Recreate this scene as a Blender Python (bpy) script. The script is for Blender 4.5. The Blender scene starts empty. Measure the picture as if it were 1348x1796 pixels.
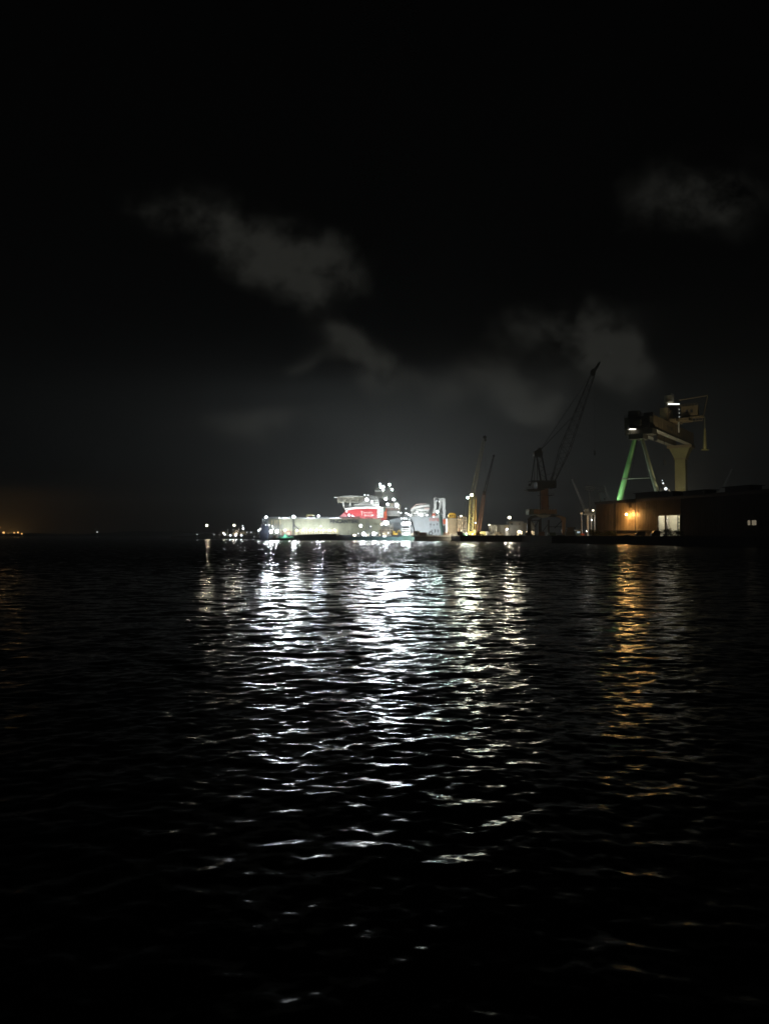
import bpy, bmesh, math, random
import numpy as np
from mathutils import Vector, Matrix

random.seed(7)
rng = np.random.default_rng(11)
scene = bpy.context.scene
COL = scene.collection

# ------------------------------------------------------------------ camera
F = 1297.0                      # focal length in photograph pixels
PITCH = math.atan(39.5 / F)
CAM_H = 3.8
cam_data = bpy.data.cameras.new('camera')
cam_data.sensor_fit = 'HORIZONTAL'
cam_data.sensor_width = 36.0
cam_data.lens = 36.0 * F / 1348.0
cam_data.clip_start = 0.5
cam_data.clip_end = 6000.0
cam = bpy.data.objects.new('camera', cam_data)
cam.location = (0, 0, CAM_H)
cam.rotation_euler = (math.pi / 2 + PITCH, 0, 0)
COL.objects.link(cam)
scene.camera = cam
CP, SP = math.cos(PITCH), math.sin(PITCH)


def at(x, y, Y):
    """world point seen at photograph position x, y and standing Y metres out"""
    u, v = (x - 674.0) / F, (898.0 - y) / F
    k = Y / (CP - v * SP)
    return Vector((u * k, Y, CAM_H + (SP + v * CP) * k))


def zat(y, Y):
    return at(674, y, Y).z


def xat(x, Y):
    return (x - 674.0) / F * Y * 1.0005


# ------------------------------------------------------------------ materials
MATS = {}


def mat(name, col, rough=0.6, metal=0.0, vary=0.25, scale=0.6, rust=0.0, streak=0.0):
    """painted / weathered surface: noise changes of tone, optional rust patches and run-off streaks"""
    if name in MATS:
        return MATS[name]
    m = bpy.data.materials.new(name)
    m.use_nodes = True
    nt = m.node_tree
    b = nt.nodes['Principled BSDF']
    b.inputs['Roughness'].default_value = rough
    b.inputs['Metallic'].default_value = metal
    tc = nt.nodes.new('ShaderNodeTexCoord')
    n = nt.nodes.new('ShaderNodeTexNoise')
    n.inputs['Scale'].default_value = scale
    n.inputs['Detail'].default_value = 5
    nt.links.new(tc.outputs['Object'], n.inputs['Vector'])
    r = nt.nodes.new('ShaderNodeValToRGB')
    c = col
    lo = [max(0, v * (1 - vary)) for v in c] + [1]
    hi = [min(1, v * (1 + vary)) for v in c] + [1]
    r.color_ramp.elements[0].color = lo
    r.color_ramp.elements[1].color = hi
    r.color_ramp.elements[0].position = 0.3
    r.color_ramp.elements[1].position = 0.7
    nt.links.new(n.outputs['Fac'], r.inputs['Fac'])
    out = r.outputs['Color']
    for amount, sc, colr in ((rust, (0.35, 0.35, 0.35), (0.16, 0.07, 0.03, 1)), (streak, (1.3, 1.3, 0.06), (0.10, 0.08, 0.06, 1))):
        if amount > 0:
            mp = nt.nodes.new('ShaderNodeMapping')
            mp.inputs['Scale'].default_value = sc
            nt.links.new(tc.outputs['Object'], mp.inputs['Vector'])
            n2 = nt.nodes.new('ShaderNodeTexNoise')
            n2.inputs['Scale'].default_value = 1.0
            n2.inputs['Detail'].default_value = 6
            n2.inputs['Roughness'].default_value = 0.65
            nt.links.new(mp.outputs['Vector'], n2.inputs['Vector'])
            r2 = nt.nodes.new('ShaderNodeValToRGB')
            r2.color_ramp.elements[0].position = 0.56
            r2.color_ramp.elements[1].position = 0.72
            r2.color_ramp.elements[1].color = (amount, amount, amount, 1)
            nt.links.new(n2.outputs['Fac'], r2.inputs['Fac'])
            mx = nt.nodes.new('ShaderNodeMix')
            mx.data_type = 'RGBA'
            nt.links.new(r2.outputs['Color'], mx.inputs['Factor'])
            nt.links.new(out, mx.inputs[6])
            mx.inputs[7].default_value = colr
            out = mx.outputs[2]
    nt.links.new(out, b.inputs['Base Color'])
    MATS[name] = m
    return m


def emat(name, col, strength):
    if name in MATS:
        return MATS[name]
    m = bpy.data.materials.new(name)
    m.use_nodes = True
    nt = m.node_tree
    b = nt.nodes['Principled BSDF']
    nt.nodes.remove(b)
    e = nt.nodes.new('ShaderNodeEmission')
    e.inputs['Color'].default_value = (*col, 1)
    e.inputs['Strength'].default_value = strength
    nt.links.new(e.outputs[0], nt.nodes['Material Output'].inputs['Surface'])
    try:
        m.cycles.emission_sampling = 'FRONT'
    except Exception:
        pass
    MATS[name] = m
    return m


# ------------------------------------------------------------------ mesh builder
class MB:
    def __init__(s):
        s.v, s.f = [], []

    def add(s, vs, fs):
        k = len(s.v)
        s.v.extend([tuple(p) for p in vs])
        s.f.extend([tuple(i + k for i in f) for f in fs])
        return s

    def box(s, lo, hi):
        (a, b, c), (d, e, f) = lo, hi
        vs = [(a, b, c), (d, b, c), (d, e, c), (a, e, c), (a, b, f), (d, b, f), (d, e, f), (a, e, f)]
        return s.add(vs, [(0, 3, 2, 1), (4, 5, 6, 7), (0, 1, 5, 4), (1, 2, 6, 5), (2, 3, 7, 6), (3, 0, 4, 7)])

    def pbox(s, x0, x1, y0, y1, Y, depth=2.0):
        """box whose front face at distance Y spans the given photo extents"""
        ym = (y0 + y1) / 2
        return s.box((at(x0, ym, Y).x, Y, zat(y1, Y)), (at(x1, ym, Y).x, Y + depth, zat(y0, Y)))

    def bar(s, p, q, w=0.3, h=None):
        p, q = Vector(p), Vector(q)
        h = w if h is None else h
        d = q - p
        if d.length < 1e-6:
            return s
        d.normalize()
        up = Vector((0, 0, 1)) if abs(d.z) < 0.95 else Vector((0, 1, 0))
        a = d.cross(up).normalized() * (w / 2)
        b = a.cross(d).normalized() * (h / 2)
        vs = [p - a - b, p + a - b, p + a + b, p - a + b, q - a - b, q + a - b, q + a + b, q - a + b]
        return s.add(vs, [(0, 3, 2, 1), (4, 5, 6, 7), (0, 1, 5, 4), (1, 2, 6, 5), (2, 3, 7, 6), (3, 0, 4, 7)])

    def tube(s, p, q, r0, r1=None, n=8):
        p, q = Vector(p), Vector(q)
        r1 = r0 if r1 is None else r1
        d = (q - p).normalized()
        up = Vector((0, 0, 1)) if abs(d.z) < 0.95 else Vector((0, 1, 0))
        a = d.cross(up).normalized()
        b = a.cross(d).normalized()
        vs = []
        for c, r in ((p, r0), (q, r1)):
            for i in range(n):
                t = 2 * math.pi * i / n
                vs.append(c + a * (r * math.cos(t)) + b * (r * math.sin(t)))
        fs = [(i, (i + 1) % n, n + (i + 1) % n, n + i) for i in range(n)]
        fs += [tuple(range(n))[::-1], tuple(range(n, 2 * n))]
        return s.add(vs, fs)

    def path(s, pts, r, n=6):
        for p, q in zip(pts, pts[1:]):
            s.tube(p, q, r, r, n)
        return s

    def prism(s, pts, depth):
        """polygon of points on a plane facing the water, pushed back by depth metres in +Y"""
        n = len(pts)
        fr = [Vector(p) for p in pts]
        bk = [p + Vector((0, depth, 0)) for p in fr]
        fs = [tuple(range(n))[::-1], tuple(range(n, 2 * n))]
        fs += [(i, (i + 1) % n, n + (i + 1) % n, n + i) for i in range(n)]
        return s.add(fr + bk, fs)

    def pprism(s, pxs, Y, depth):
        return s.prism([at(x, y, Y) for x, y in pxs], depth)

    def lattice(s, p, q, w0, w1, bays, t=0.14, side=Vector((1, 0, 0)), lace=None):
        """four-chord lattice boom"""
        p, q = Vector(p), Vector(q)
        d = (q - p).normalized()
        a = (side - d * side.dot(d)).normalized()
        b = d.cross(a).normalized()
        lace = t * 0.6 if lace is None else lace
        rings = []
        for i in range(bays + 1):
            k = i / bays
            c = p.lerp(q, k)
            w = (w0 + (w1 - w0) * k) / 2
            rings.append([c + a * w + b * w, c - a * w + b * w, c - a * w - b * w, c + a * w - b * w])
        for j in range(4):
            s.bar(rings[0][j], rings[-1][j], t)
        for i in range(bays):
            for j in range(4):
                j2 = (j + 1) % 4
                if i % 2 == 0:
                    s.bar(rings[i][j], rings[i + 1][j2], lace)
                else:
                    s.bar(rings[i][j2], rings[i + 1][j], lace)
        return s

    def truss(s, p, q, drop, bays, t=0.2, lace=None):
        """flat truss between two points, hanging down by the vector drop"""
        p, q, drop = Vector(p), Vector(q), Vector(drop)
        lace = t * 0.7 if lace is None else lace
        s.bar(p, q, t)
        s.bar(p + drop, q + drop, t)
        for i in range(bays):
            a, b = p.lerp(q, i / bays), p.lerp(q, (i + 1) / bays)
            s.bar(a, a + drop, lace)
            s.bar(a, b + drop, lace) if i % 2 == 0 else s.bar(a + drop, b, lace)
        s.bar(q, q + drop, lace)
        return s

    def rail(s, p, q, h=1.1, n=None, t=0.09):
        p, q = Vector(p), Vector(q)
        n = n or max(2, int((q - p).length / 2.0))
        up = Vector((0, 0, h))
        s.bar(p + up, q + up, t)
        s.bar(p + up * 0.5, q + up * 0.5, t * 0.7)
        for i in range(n + 1):
            c = p.lerp(q, i / n)
            s.bar(c, c + up, t)
        return s

    def ball(s, c, r, sub=1):
        bm = bmesh.new()
        bmesh.ops.create_icosphere(bm, subdivisions=sub, radius=1.0)
        bm.verts.index_update()
        c = Vector(c)
        rr = Vector(r) if hasattr(r, '__len__') else Vector((r, r, r))
        vs = [c + Vector((v.co.x * rr.x, v.co.y * rr.y, v.co.z * rr.z)) for v in bm.verts]
        fs = [tuple(v.index for v in f.verts) for f in bm.faces]
        bm.free()
        return s.add(vs, fs)

    def build(s, name, material, parent=None, smooth=False, base=None, **tags):
        me = bpy.data.meshes.new(name)
        off = Vector((0, 0, 0))
        if parent is not None:
            r = parent
            while r is not None:
                off += Vector(r.location)
                r = r.parent
        elif base is not None:
            off = Vector(base)
        elif tags.get('kind') != 'structure':
            lo = [min(v[i] for v in s.v) for i in range(3)]
            hi = [max(v[i] for v in s.v) for i in range(3)]
            off = Vector(((lo[0] + hi[0]) / 2, (lo[1] + hi[1]) / 2, lo[2]))
        me.from_pydata([(v[0] - off.x, v[1] - off.y, v[2] - off.z) for v in s.v], [], s.f)
        bm = bmesh.new()
        bm.from_mesh(me)
        bmesh.ops.recalc_face_normals(bm, faces=bm.faces)
        bm.to_mesh(me)
        bm.free()
        if smooth:
            me.polygons.foreach_set('use_smooth', [True] * len(me.polygons))
        me.materials.append(material)
        o = bpy.data.objects.new(name, me)
        if parent is not None:
            o.parent = parent
        else:
            o.location = off
        for k, v in tags.items():
            o[k] = v
        COL.objects.link(o)
        return o


def thing(name, label, cat, loc, group=None):
    o = bpy.data.objects.new(name, None)
    o.empty_display_size = 0.5
    o.location = loc
    o['label'] = label
    o['category'] = cat
    if group:
        o['group'] = group
    COL.objects.link(o)
    return o


def copy_tree(o, parent=None):
    c = o.copy()
    COL.objects.link(c)
    if parent is not None:
        c.parent = parent
    for ch in list(o.children):
        copy_tree(ch, c)
    return c


# ------------------------------------------------------------------ lamps
WHITE = (0.93, 0.98, 1.0)
LUM = 100.0
BEAM = 640.0
RS = 0.84                        # floodlight glass size
_bulb_meshes = {}


def bulb_material(tint, k):
    cols = {'white': (0.90, 0.97, 1.0), 'cool': (0.80, 0.88, 1.0), 'warm': (1.0, 0.88, 0.62), 'green': (0.78, 1.0, 0.9),
            'sodium': (1.0, 0.53, 0.16), 'dim': (1.0, 0.9, 0.7)}
    return emat(f'{tint}_lamp_light_{k:g}', cols[tint], LUM * k)


def bulb(parent, p, r=0.6, tint='white', k=1.0, name='lamp', sx=1.0):
    """lit lamp glass, child of the thing it is fixed to"""
    key = (round(r, 2), tint, k, sx)
    me = _bulb_meshes.get(key)
    if me is None:
        bm = bmesh.new()
        bmesh.ops.create_icosphere(bm, subdivisions=1, radius=r)
        for v in bm.verts:
            v.co.x *= sx
        me = bpy.data.meshes.new('lamp')
        bm.to_mesh(me)
        bm.free()
        me.materials.append(bulb_material(tint, k))
        _bulb_meshes[key] = me
    o = bpy.data.objects.new(name, me)
    off = Vector((0, 0, 0))
    q = parent
    while q is not None:
        off += Vector(q.location)
        q = q.parent
    o.parent = parent
    o.location = Vector(p) - off
    COL.objects.link(o)
    return o


def mast(x, y, Y, label, ground=3.0, r=0.8, tint='white', k=1.0, name='light_mast', cat='light mast', group='floodlight masts around the yard', arm=0.0, beam=1.0):
    """floodlight pole: pole, bracket with housing, lit lamp"""
    top = at(x, y, Y)
    root = thing(name, label, cat, (top.x + arm, Y, ground), group)
    b = Vector((top.x + arm, Y, ground))
    t = Vector((top.x + arm, Y, top.z + 0.9))
    m = MB()
    m.tube(b, b + Vector((0, 0, 0.5)), 0.42, 0.42, 8)
    m.tube(b + Vector((0, 0, 0.5)), t, 0.22, 0.13, 8)
    m.build('pole', mat('mast_galvanised', (0.35, 0.36, 0.36), 0.5, 0.6), root)
    m = MB()
    m.bar((top.x - r * 1.1, Y + 0.35, top.z + r + .18), (top.x + arm + r * 1.1, Y + 0.35, top.z + r + .18), 0.22)
    m.box((top.x - r * 0.9, Y + r * 0.6, top.z - r * 0.5), (top.x + r * 0.9, Y + r * 0.6 + 0.4, top.z + r + 0.3))
    m.build('lamp_housing', mat('lamp_housing_grey', (0.12, 0.12, 0.13), 0.5), root)
    if beam:
        flood(root, top, r, tint, beam)
    else:
        bulb(root, top, r, tint, k)
    return root


TINTS = {'white': (0.90, 0.97, 1.0), 'cool': (0.78, 0.86, 1.0), 'warm': (1.0, 0.90, 0.66), 'green': (0.75, 1.0, 0.9), 'sodium': (1.0, 0.53, 0.16)}


def lens_material(tint, lum, sampled=True):
    """glowing floodlight glass"""
    name = f'{tint}_floodlight_glass_{lum:.0f}'
    if name in MATS:
        return MATS[name]
    m = emat(name, TINTS[tint], lum)
    if not sampled:
        m.cycles.emission_sampling = 'NONE'
    return m


_flood_meshes = {}


def flood(parent, p, r=0.6, tint='white', k=1.0, sx=1.0, name='floodlight'):
    """floodlight: shallow dark housing with a round glass aimed out over the water, child of what carries it"""
    if r < .72:
        k *= .3
    r *= RS
    key = (round(r, 2), tint, round(k, 3), sx)
    if key not in _flood_meshes:
        n = 14
        ring = [Vector((r * sx * math.cos(2 * math.pi * i / n), 0, r * math.sin(2 * math.pi * i / n))) for i in range(n)]
        gl = bpy.data.meshes.new('glass')
        gl.from_pydata([tuple(v) for v in ring], [], [tuple(range(n))])
        gl.update()
        if gl.polygons[0].normal.y > 0:
            gl.flip_normals()
        gl.materials.append(lens_material(tint, max(2.0, min(30.0, 70.0 * k)), False))
        hs = bpy.data.meshes.new('floodlight')
        vs = [tuple(v * 1.12 + Vector((0, -0.03, 0))) for v in ring] + [tuple(v * 0.55 + Vector((0, 0.5 * r + .1, 0))) for v in ring] + [tuple(v * 1.0 + Vector((0, 0.02, 0))) for v in ring]
        fs_ = [(i, (i + 1) % n, n + (i + 1) % n, n + i) for i in range(n)] + [(i, (i + 1) % n, 2 * n + (i + 1) % n, 2 * n + i) for i in range(n)]
        fs_ += [tuple(range(n, 2 * n))]
        hs.from_pydata(vs, [], fs_)
        hs.update()
        hs.materials.append(mat('lamp_housing_grey', (0.12, 0.12, 0.13), 0.5))
        _flood_meshes[key] = (hs, gl)
    hs, gl = _flood_meshes[key]
    off = Vector((0, 0, 0))
    q = parent
    while q is not None:
        off += Vector(q.location)
        q = q.parent
    p = Vector(p)
    o = bpy.data.objects.new(name, hs)
    o.parent = parent
    o.location = p - off
    # aimed at the open water in front of the camera shore
    o.rotation_euler = (math.radians(2.5), 0, math.atan2(p.x, p.y) * -1.0)
    COL.objects.link(o)
    g = bpy.data.objects.new('glass', gl)
    g.parent = o
    COL.objects.link(g)
    # the lamp itself: a narrow beam out over the water
    key2 = (round(r, 2), tint, round(k, 3), sx, 'lamp')
    if key2 not in _flood_meshes:
        ld = bpy.data.lights.new('beam', 'SPOT')
        ld.energy = 4 * math.pi * BEAM * k * math.pi * r * r * sx
        ld.color = TINTS[tint]
        ld.shadow_soft_size = r
        ld.spot_size = math.radians(34)
        ld.spot_blend = 1.0
        _flood_meshes[key2] = ld
    lo = bpy.data.objects.new('beam', _flood_meshes[key2])
    lo.parent = o
    lo.location = (0, -0.06 - r * 0.05, 0)
    lo.rotation_euler = (-math.pi / 2, 0, 0)
    COL.objects.link(lo)
    return o


WASH = 1.0
UPGLOW = 58.0  # strength of the unseen lamps added to light the haze
_wash_meshes = {}


def wash(parent, p, target, intensity, tint='white', r=0.4, name='floodlight'):
    """floodlight turned towards what it lights, mostly an added unseen fill lamp: dark housing, glass facing the target"""
    lum = WASH * intensity / (math.pi * r * r)
    key = (r, tint, round(lum))
    if key not in _wash_meshes:
        n = 8
        ring = [Vector((r * math.cos(2 * math.pi * i / n), 0, r * math.sin(2 * math.pi * i / n))) for i in range(n)]
        gl = bpy.data.meshes.new('glass')
        gl.from_pydata([tuple(v) for v in ring], [], [tuple(range(n))])
        gl.update()
        if gl.polygons[0].normal.y > 0:
            gl.flip_normals()
        gl.materials.append(lens_material(tint, lum))
        hs = bpy.data.meshes.new('floodlight')
        vs = [tuple(v * 1.1 + Vector((0, -0.04, 0))) for v in ring] + [tuple(v * 0.6 + Vector((0, 0.35, 0))) for v in ring]
        hs.from_pydata(vs, [], [(i, (i + 1) % n, n + (i + 1) % n, n + i) for i in range(n)] + [tuple(range(n, 2 * n))])
        hs.update()
        hs.materials.append(mat('lamp_housing_grey', (0.12, 0.12, 0.13), 0.5))
        _wash_meshes[key] = (hs, gl)
    hs, gl = _wash_meshes[key]
    off = Vector((0, 0, 0))
    q = parent
    while q is not None:
        off += Vector(q.location)
        q = q.parent
    o = bpy.data.objects.new(name, hs)
    o.parent = parent
    o.location = Vector(p) - off
    o.rotation_mode = 'QUATERNION'
    o.rotation_quaternion = (Vector(target) - Vector(p)).to_track_quat('-Y', 'Z')
    COL.objects.link(o)
    g = bpy.data.objects.new('glass', gl)
    g.parent = o
    COL.objects.link(g)
    return o

# ------------------------------------------------------------------ night sky
world = bpy.data.worlds.new('World')
scene.world = world
world.use_nodes = True
wt = world.node_tree
for n in list(wt.nodes):
    wt.nodes.remove(n)


def wn(t, **k):
    n = wt.nodes.new(t)
    for a, b in k.items():
        setattr(n, a, b)
    return n


def wmath(op, a, b=None, clamp=False):
    n = wn('ShaderNodeMath', operation=op, use_clamp=clamp)
    for i, v in enumerate((a, b)):
        if v is None:
            continue
        if isinstance(v, (int, float)):
            n.inputs[i].default_value = v
        else:
            wt.links.new(v, n.inputs[i])
    return n.outputs[0]


w_out = wn('ShaderNodeOutputWorld')
w_bg = wn('ShaderNodeBackground')
w_bg.inputs['Strength'].default_value = 1.0
tc = wn('ShaderNodeTexCoord')
sep = wn('ShaderNodeSeparateXYZ')
wt.links.new(tc.outputs['Generated'], sep.inputs[0])
dx, dy, dz = sep.outputs
# plan of the cloud layer: direction divided by its northward part
ysafe = wmath('MAXIMUM', dy, 0.05)
u = wmath('DIVIDE', dx, ysafe)
v = wmath('DIVIDE', dz, ysafe)
comb = wn('ShaderNodeCombineXYZ')
wt.links.new(u, comb.inputs[0])
wt.links.new(v, comb.inputs[1])
warp = wn('ShaderNodeTexNoise')
warp.inputs['Scale'].default_value = 9.0
warp.inputs['Detail'].default_value = 4.0
wt.links.new(comb.outputs[0], warp.inputs['Vector'])
wsep = wn('ShaderNodeSeparateColor')
wt.links.new(warp.outputs['Color'], wsep.inputs[0])
uw = wmath('ADD', u, wmath('MULTIPLY', wmath('SUBTRACT', wsep.outputs[0], 0.5), 0.09))
vw = wmath('ADD', v, wmath('MULTIPLY', wmath('SUBTRACT', wsep.outputs[1], 0.5), 0.09))


def cloud(px, py, rx, ry, ang, amp):
    """one drifting cloud bank: soft ellipse in the sky, centre, radii (in photo pixels) and tilt"""
    d = at(px, py, 1.0) - Vector((0, 0, CAM_H))
    cu, cv = d.x / d.y, d.z / d.y
    a = math.radians(ang)
    ca, sa = math.cos(a), math.sin(a)
    du = wmath('SUBTRACT', uw, cu)
    dv = wmath('SUBTRACT', vw, cv)
    p = wmath('ADD', wmath('MULTIPLY', du, ca * F / rx), wmath('MULTIPLY', dv, sa * F / rx))
    q = wmath('ADD', wmath('MULTIPLY', du, -sa * F / ry), wmath('MULTIPLY', dv, ca * F / ry))
    r2 = wmath('ADD', wmath('MULTIPLY', p, p), wmath('MULTIPLY', q, q))
    return wmath('MULTIPLY', wmath('POWER', 2.718, wmath('MULTIPLY', r2, -1.0)), amp)


CLOUDS = [  # px, py, rx, ry, tilt, strength
    (265, 375, 85, 42, -10, .6), (400, 390, 125, 55, -20, .85), (470, 460, 110, 45, -28, .6), (560, 450, 95, 60, -38, 1.0), (540, 505, 40, 40, 0, .5),
    (1240, 345, 130, 70, 0, 1.0), (605, 600, 50, 26, -55, 1.1), (655, 648, 80, 32, -22, 1.5), (525, 636, 42, 18, 5, .6), (770, 690, 50, 30, -30, .7),
    (910, 575, 60, 45, -20, .55), (885, 680, 95, 50, -14, 1.5), (1030, 590, 90, 60, -25, 1.15), (1090, 650, 75, 50, -12, 1.25), (960, 715, 60, 24, 0, .6), (480, 748, 90, 30, 6, 1.2),
    (330, 760, 90, 25, 0, .25), (60, 700, 100, 40, 0, .15), (1180, 560, 110, 70, 0, .18)]
acc = None
for c in CLOUDS:
    e = cloud(*c)
    acc = e if acc is None else wmath('ADD', acc, e)
det = wn('ShaderNodeTexNoise')
det.inputs['Scale'].default_value = 10.0
det.inputs['Detail'].default_value = 8.0
det.inputs['Roughness'].default_value = 0.58
wt.links.new(comb.outputs[0], det.inputs['Vector'])
dens = wmath('MULTIPLY', acc, wmath('MAXIMUM', wmath('ADD', wmath('MULTIPLY', wmath('SUBTRACT', det.outputs['Fac'], 0.5), 4.2), 0.9), 0.0))
mr = wn('ShaderNodeMapRange', interpolation_type='SMOOTHSTEP')
mr.inputs['From Min'].default_value = 0.10
mr.inputs['From Max'].default_value = 1.5
wt.links.new(dens, mr.inputs['Value'])
front = wmath('GREATER_THAN', dy, 0.06)
above = wmath('GREATER_THAN', dz, 0.0)
cl = wmath('MULTIPLY', wmath('MULTIPLY', mr.outputs['Result'], front), above)
# thin physical sky far below twilight, plus the cloud deck faintly lit by the harbour
sky = wn('ShaderNodeTexSky', sky_type='NISHITA')
sky.sun_disc = False
sky.sun_elevation = math.radians(-9.0)
sky.sun_rotation = math.radians(190.0)
skm = wn('ShaderNodeMix', data_type='RGBA', blend_type='MULTIPLY')
skm.inputs['Factor'].default_value = 1.0
wt.links.new(sky.outputs['Color'], skm.inputs[6])
skm.inputs[7].default_value = (0.05, 0.05, 0.05, 1)
base = wn('ShaderNodeMix', data_type='RGBA', blend_type='ADD')
base.inputs['Factor'].default_value = 1.0
wt.links.new(skm.outputs[2], base.inputs[6])
SKY_BASE = (0.0003, 0.0003, 0.00032)
base.inputs[7].default_value = (*SKY_BASE, 1)
cmix = wn('ShaderNodeMix', data_type='RGBA', blend_type='MIX')
wt.links.new(cl, cmix.inputs['Factor'])
wt.links.new(base.outputs[2], cmix.inputs[6])
cmix.inputs[7].default_value = (0.0168, 0.0169, 0.0147, 1)
low = wn('ShaderNodeMix', data_type='RGBA', blend_type='MIX')
wt.links.new(above, low.inputs['Factor'])
low.inputs[6].default_value = (0.0002, 0.0002, 0.0002, 1)
wt.links.new(cmix.outputs[2], low.inputs[7])
wt.links.new(low.outputs[2], w_bg.inputs['Color'])
wt.links.new(w_bg.outputs[0], w_out.inputs['Surface'])

# ------------------------------------------------------------------ water
HALF = math.radians(29.5)
core = np.linspace(-HALF, HALF, 1050)
side = np.linspace(math.radians(31), math.radians(62), 26)
az = np.concatenate([-side[::-1], core, side])
ys = np.arange(1850, 946.0, -0.95)
dist = CAM_H / np.tan(np.arctan((ys - 898.0) / F) - PITCH)
dist = np.concatenate([dist, np.geomspace(dist[-1] * 1.1, 2150, 24)])
NR, NC = len(dist), len(az)
X = (dist[:, None] * np.tan(az)[None, :]).astype(np.float32)
Yg = np.repeat(dist[:, None], NC, axis=1).astype(np.float32)
dr = np.gradient(dist)
dc = dist * np.median(np.diff(core))
Z = np.zeros((NR, NC), np.float32)
lost = np.zeros(NR)
NW = 110
lam = np.geomspace(0.14, 6.0, NW) * rng.uniform(0.93, 1.07, NW)
ang = np.where(rng.random(NW) < 0.75, rng.normal(-math.radians(82), math.radians(36), NW), rng.normal(-math.radians(120), math.radians(40), NW))
SLOPE = 0.08                   # rms slope held by the modelled waves
wgt = np.exp(-((np.log(lam) - math.log(0.5)) / 0.9) ** 2)
wgt /= wgt.sum()
for i in range(NW):
    k = 2 * math.pi / lam[i]
    kx, ky = k * math.cos(ang[i]), k * math.sin(ang[i])
    a = SLOPE * math.sqrt(2 * wgt[i]) / k
    att = np.exp(-0.16 * ((ky * dr) ** 2 + (kx * dc) ** 2))
    ph = (kx * X + ky * Yg + rng.uniform(0, 6.283)).astype(np.float32)
    s = np.sin(ph)
    Z += (a * att)[:, None].astype(np.float32) * (s + 0.12 * np.cos(2 * ph))
    lost += SLOPE ** 2 * wgt[i] * (1 - att ** 2)
Z[:, :2] *= 0
Z[:, -2:] *= 0
co = np.stack([X, Yg, Z], axis=-1).reshape(-1, 3)
me = bpy.data.meshes.new('water')
me.vertices.add(NR * NC)
me.vertices.foreach_set('co', co.astype(np.float32).ravel())
ii = (np.arange(NR - 1)[:, None] * NC + np.arange(NC - 1)[None, :]).ravel()
quads = np.stack([ii, ii + 1, ii + NC + 1, ii + NC], axis=-1).astype(np.int32)
nq = len(quads)
me.loops.add(nq * 4)
me.loops.foreach_set('vertex_index', quads.ravel())
me.polygons.add(nq)
me.polygons.foreach_set('loop_start', np.arange(0, nq * 4, 4, dtype=np.int32))
me.polygons.foreach_set('loop_total', np.full(nq, 4, dtype=np.int32))
me.polygons.foreach_set('use_smooth', np.ones(nq, dtype=bool))
at_l = me.attributes.new('chop', 'FLOAT', 'POINT')
at_l.data.foreach_set('value', np.repeat(np.sqrt(lost), NC).astype(np.float32))
far_l = me.attributes.new('far', 'FLOAT', 'POINT')  # weight of the added normal tilt that dims distant reflections
fk = np.clip((dist - 30.0) / 90.0, 0, 1)
fk = fk * fk * (3 - 2 * fk) * (1.0 - 0.3 * np.clip((dist - 120.0) / 200.0, 0, 1))
far_l.data.foreach_set('value', np.repeat(fk, NC).astype(np.float32))
me.update(calc_edges=True)
water = bpy.data.objects.new('water', me)
water['kind'] = 'structure'
COL.objects.link(water)
wm = bpy.data.materials.new('harbour_water')
wm.use_nodes = True
nt = wm.node_tree
nt.nodes.remove(nt.nodes['Principled BSDF'])


def nn(t, **k):
    n = nt.nodes.new(t)
    for a_, b_ in k.items():
        setattr(n, a_, b_)
    return n


tcw = nn('ShaderNodeTexCoord')


def slope_noise(scale, stretch, detail):
    mp = nn('ShaderNodeMapping')
    mp.inputs['Scale'].default_value = (scale / stretch, scale, scale)
    nt.links.new(tcw.outputs['Object'], mp.inputs['Vector'])
    n = nn('ShaderNodeTexNoise')
    n.inputs['Scale'].default_value = 1.0
    n.inputs['Detail'].default_value = detail
    nt.links.new(mp.outputs['Vector'], n.inputs['Vector'])
    s_ = nn('ShaderNodeVectorMath', operation='SUBTRACT')
    nt.links.new(n.outputs['Color'], s_.inputs[0])
    s_.inputs[1].default_value = (0.5, 0.5, 0.5)
    m_ = nn('ShaderNodeVectorMath', operation='MULTIPLY')
    nt.links.new(s_.outputs[0], m_.inputs[0])
    m_.inputs[1].default_value = (1.0, 1.0, 0.0)
    return m_.outputs[0]


fine = slope_noise(6.0, 1.8, 4.0)       # capillary ripples
broad = slope_noise(1.3, 1.7, 4.0)      # chop too small for the far mesh
att_n = nn('ShaderNodeAttribute')
att_n.attribute_name = 'chop'
fs = nn('ShaderNodeVectorMath', operation='SCALE')
nt.links.new(fine, fs.inputs[0])
fs.inputs['Scale'].default_value = 0.5
bs = nn('ShaderNodeVectorMath', operation='SCALE')
nt.links.new(broad, bs.inputs[0])
mk = nn('ShaderNodeMath', operation='MULTIPLY')
nt.links.new(att_n.outputs['Fac'], mk.inputs[0])
mk.inputs[1].default_value = 14.0
nt.links.new(mk.outputs[0], bs.inputs['Scale'])
geo = nn('ShaderNodeNewGeometry')
a1 = nn('ShaderNodeVectorMath', operation='ADD')
nt.links.new(geo.outputs['Normal'], a1.inputs[0])
nt.links.new(fs.outputs[0], a1.inputs[1])
a2 = nn('ShaderNodeVectorMath', operation='ADD')
nt.links.new(a1.outputs[0], a2.inputs[0])
nt.links.new(bs.outputs[0], a2.inputs[1])
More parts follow.
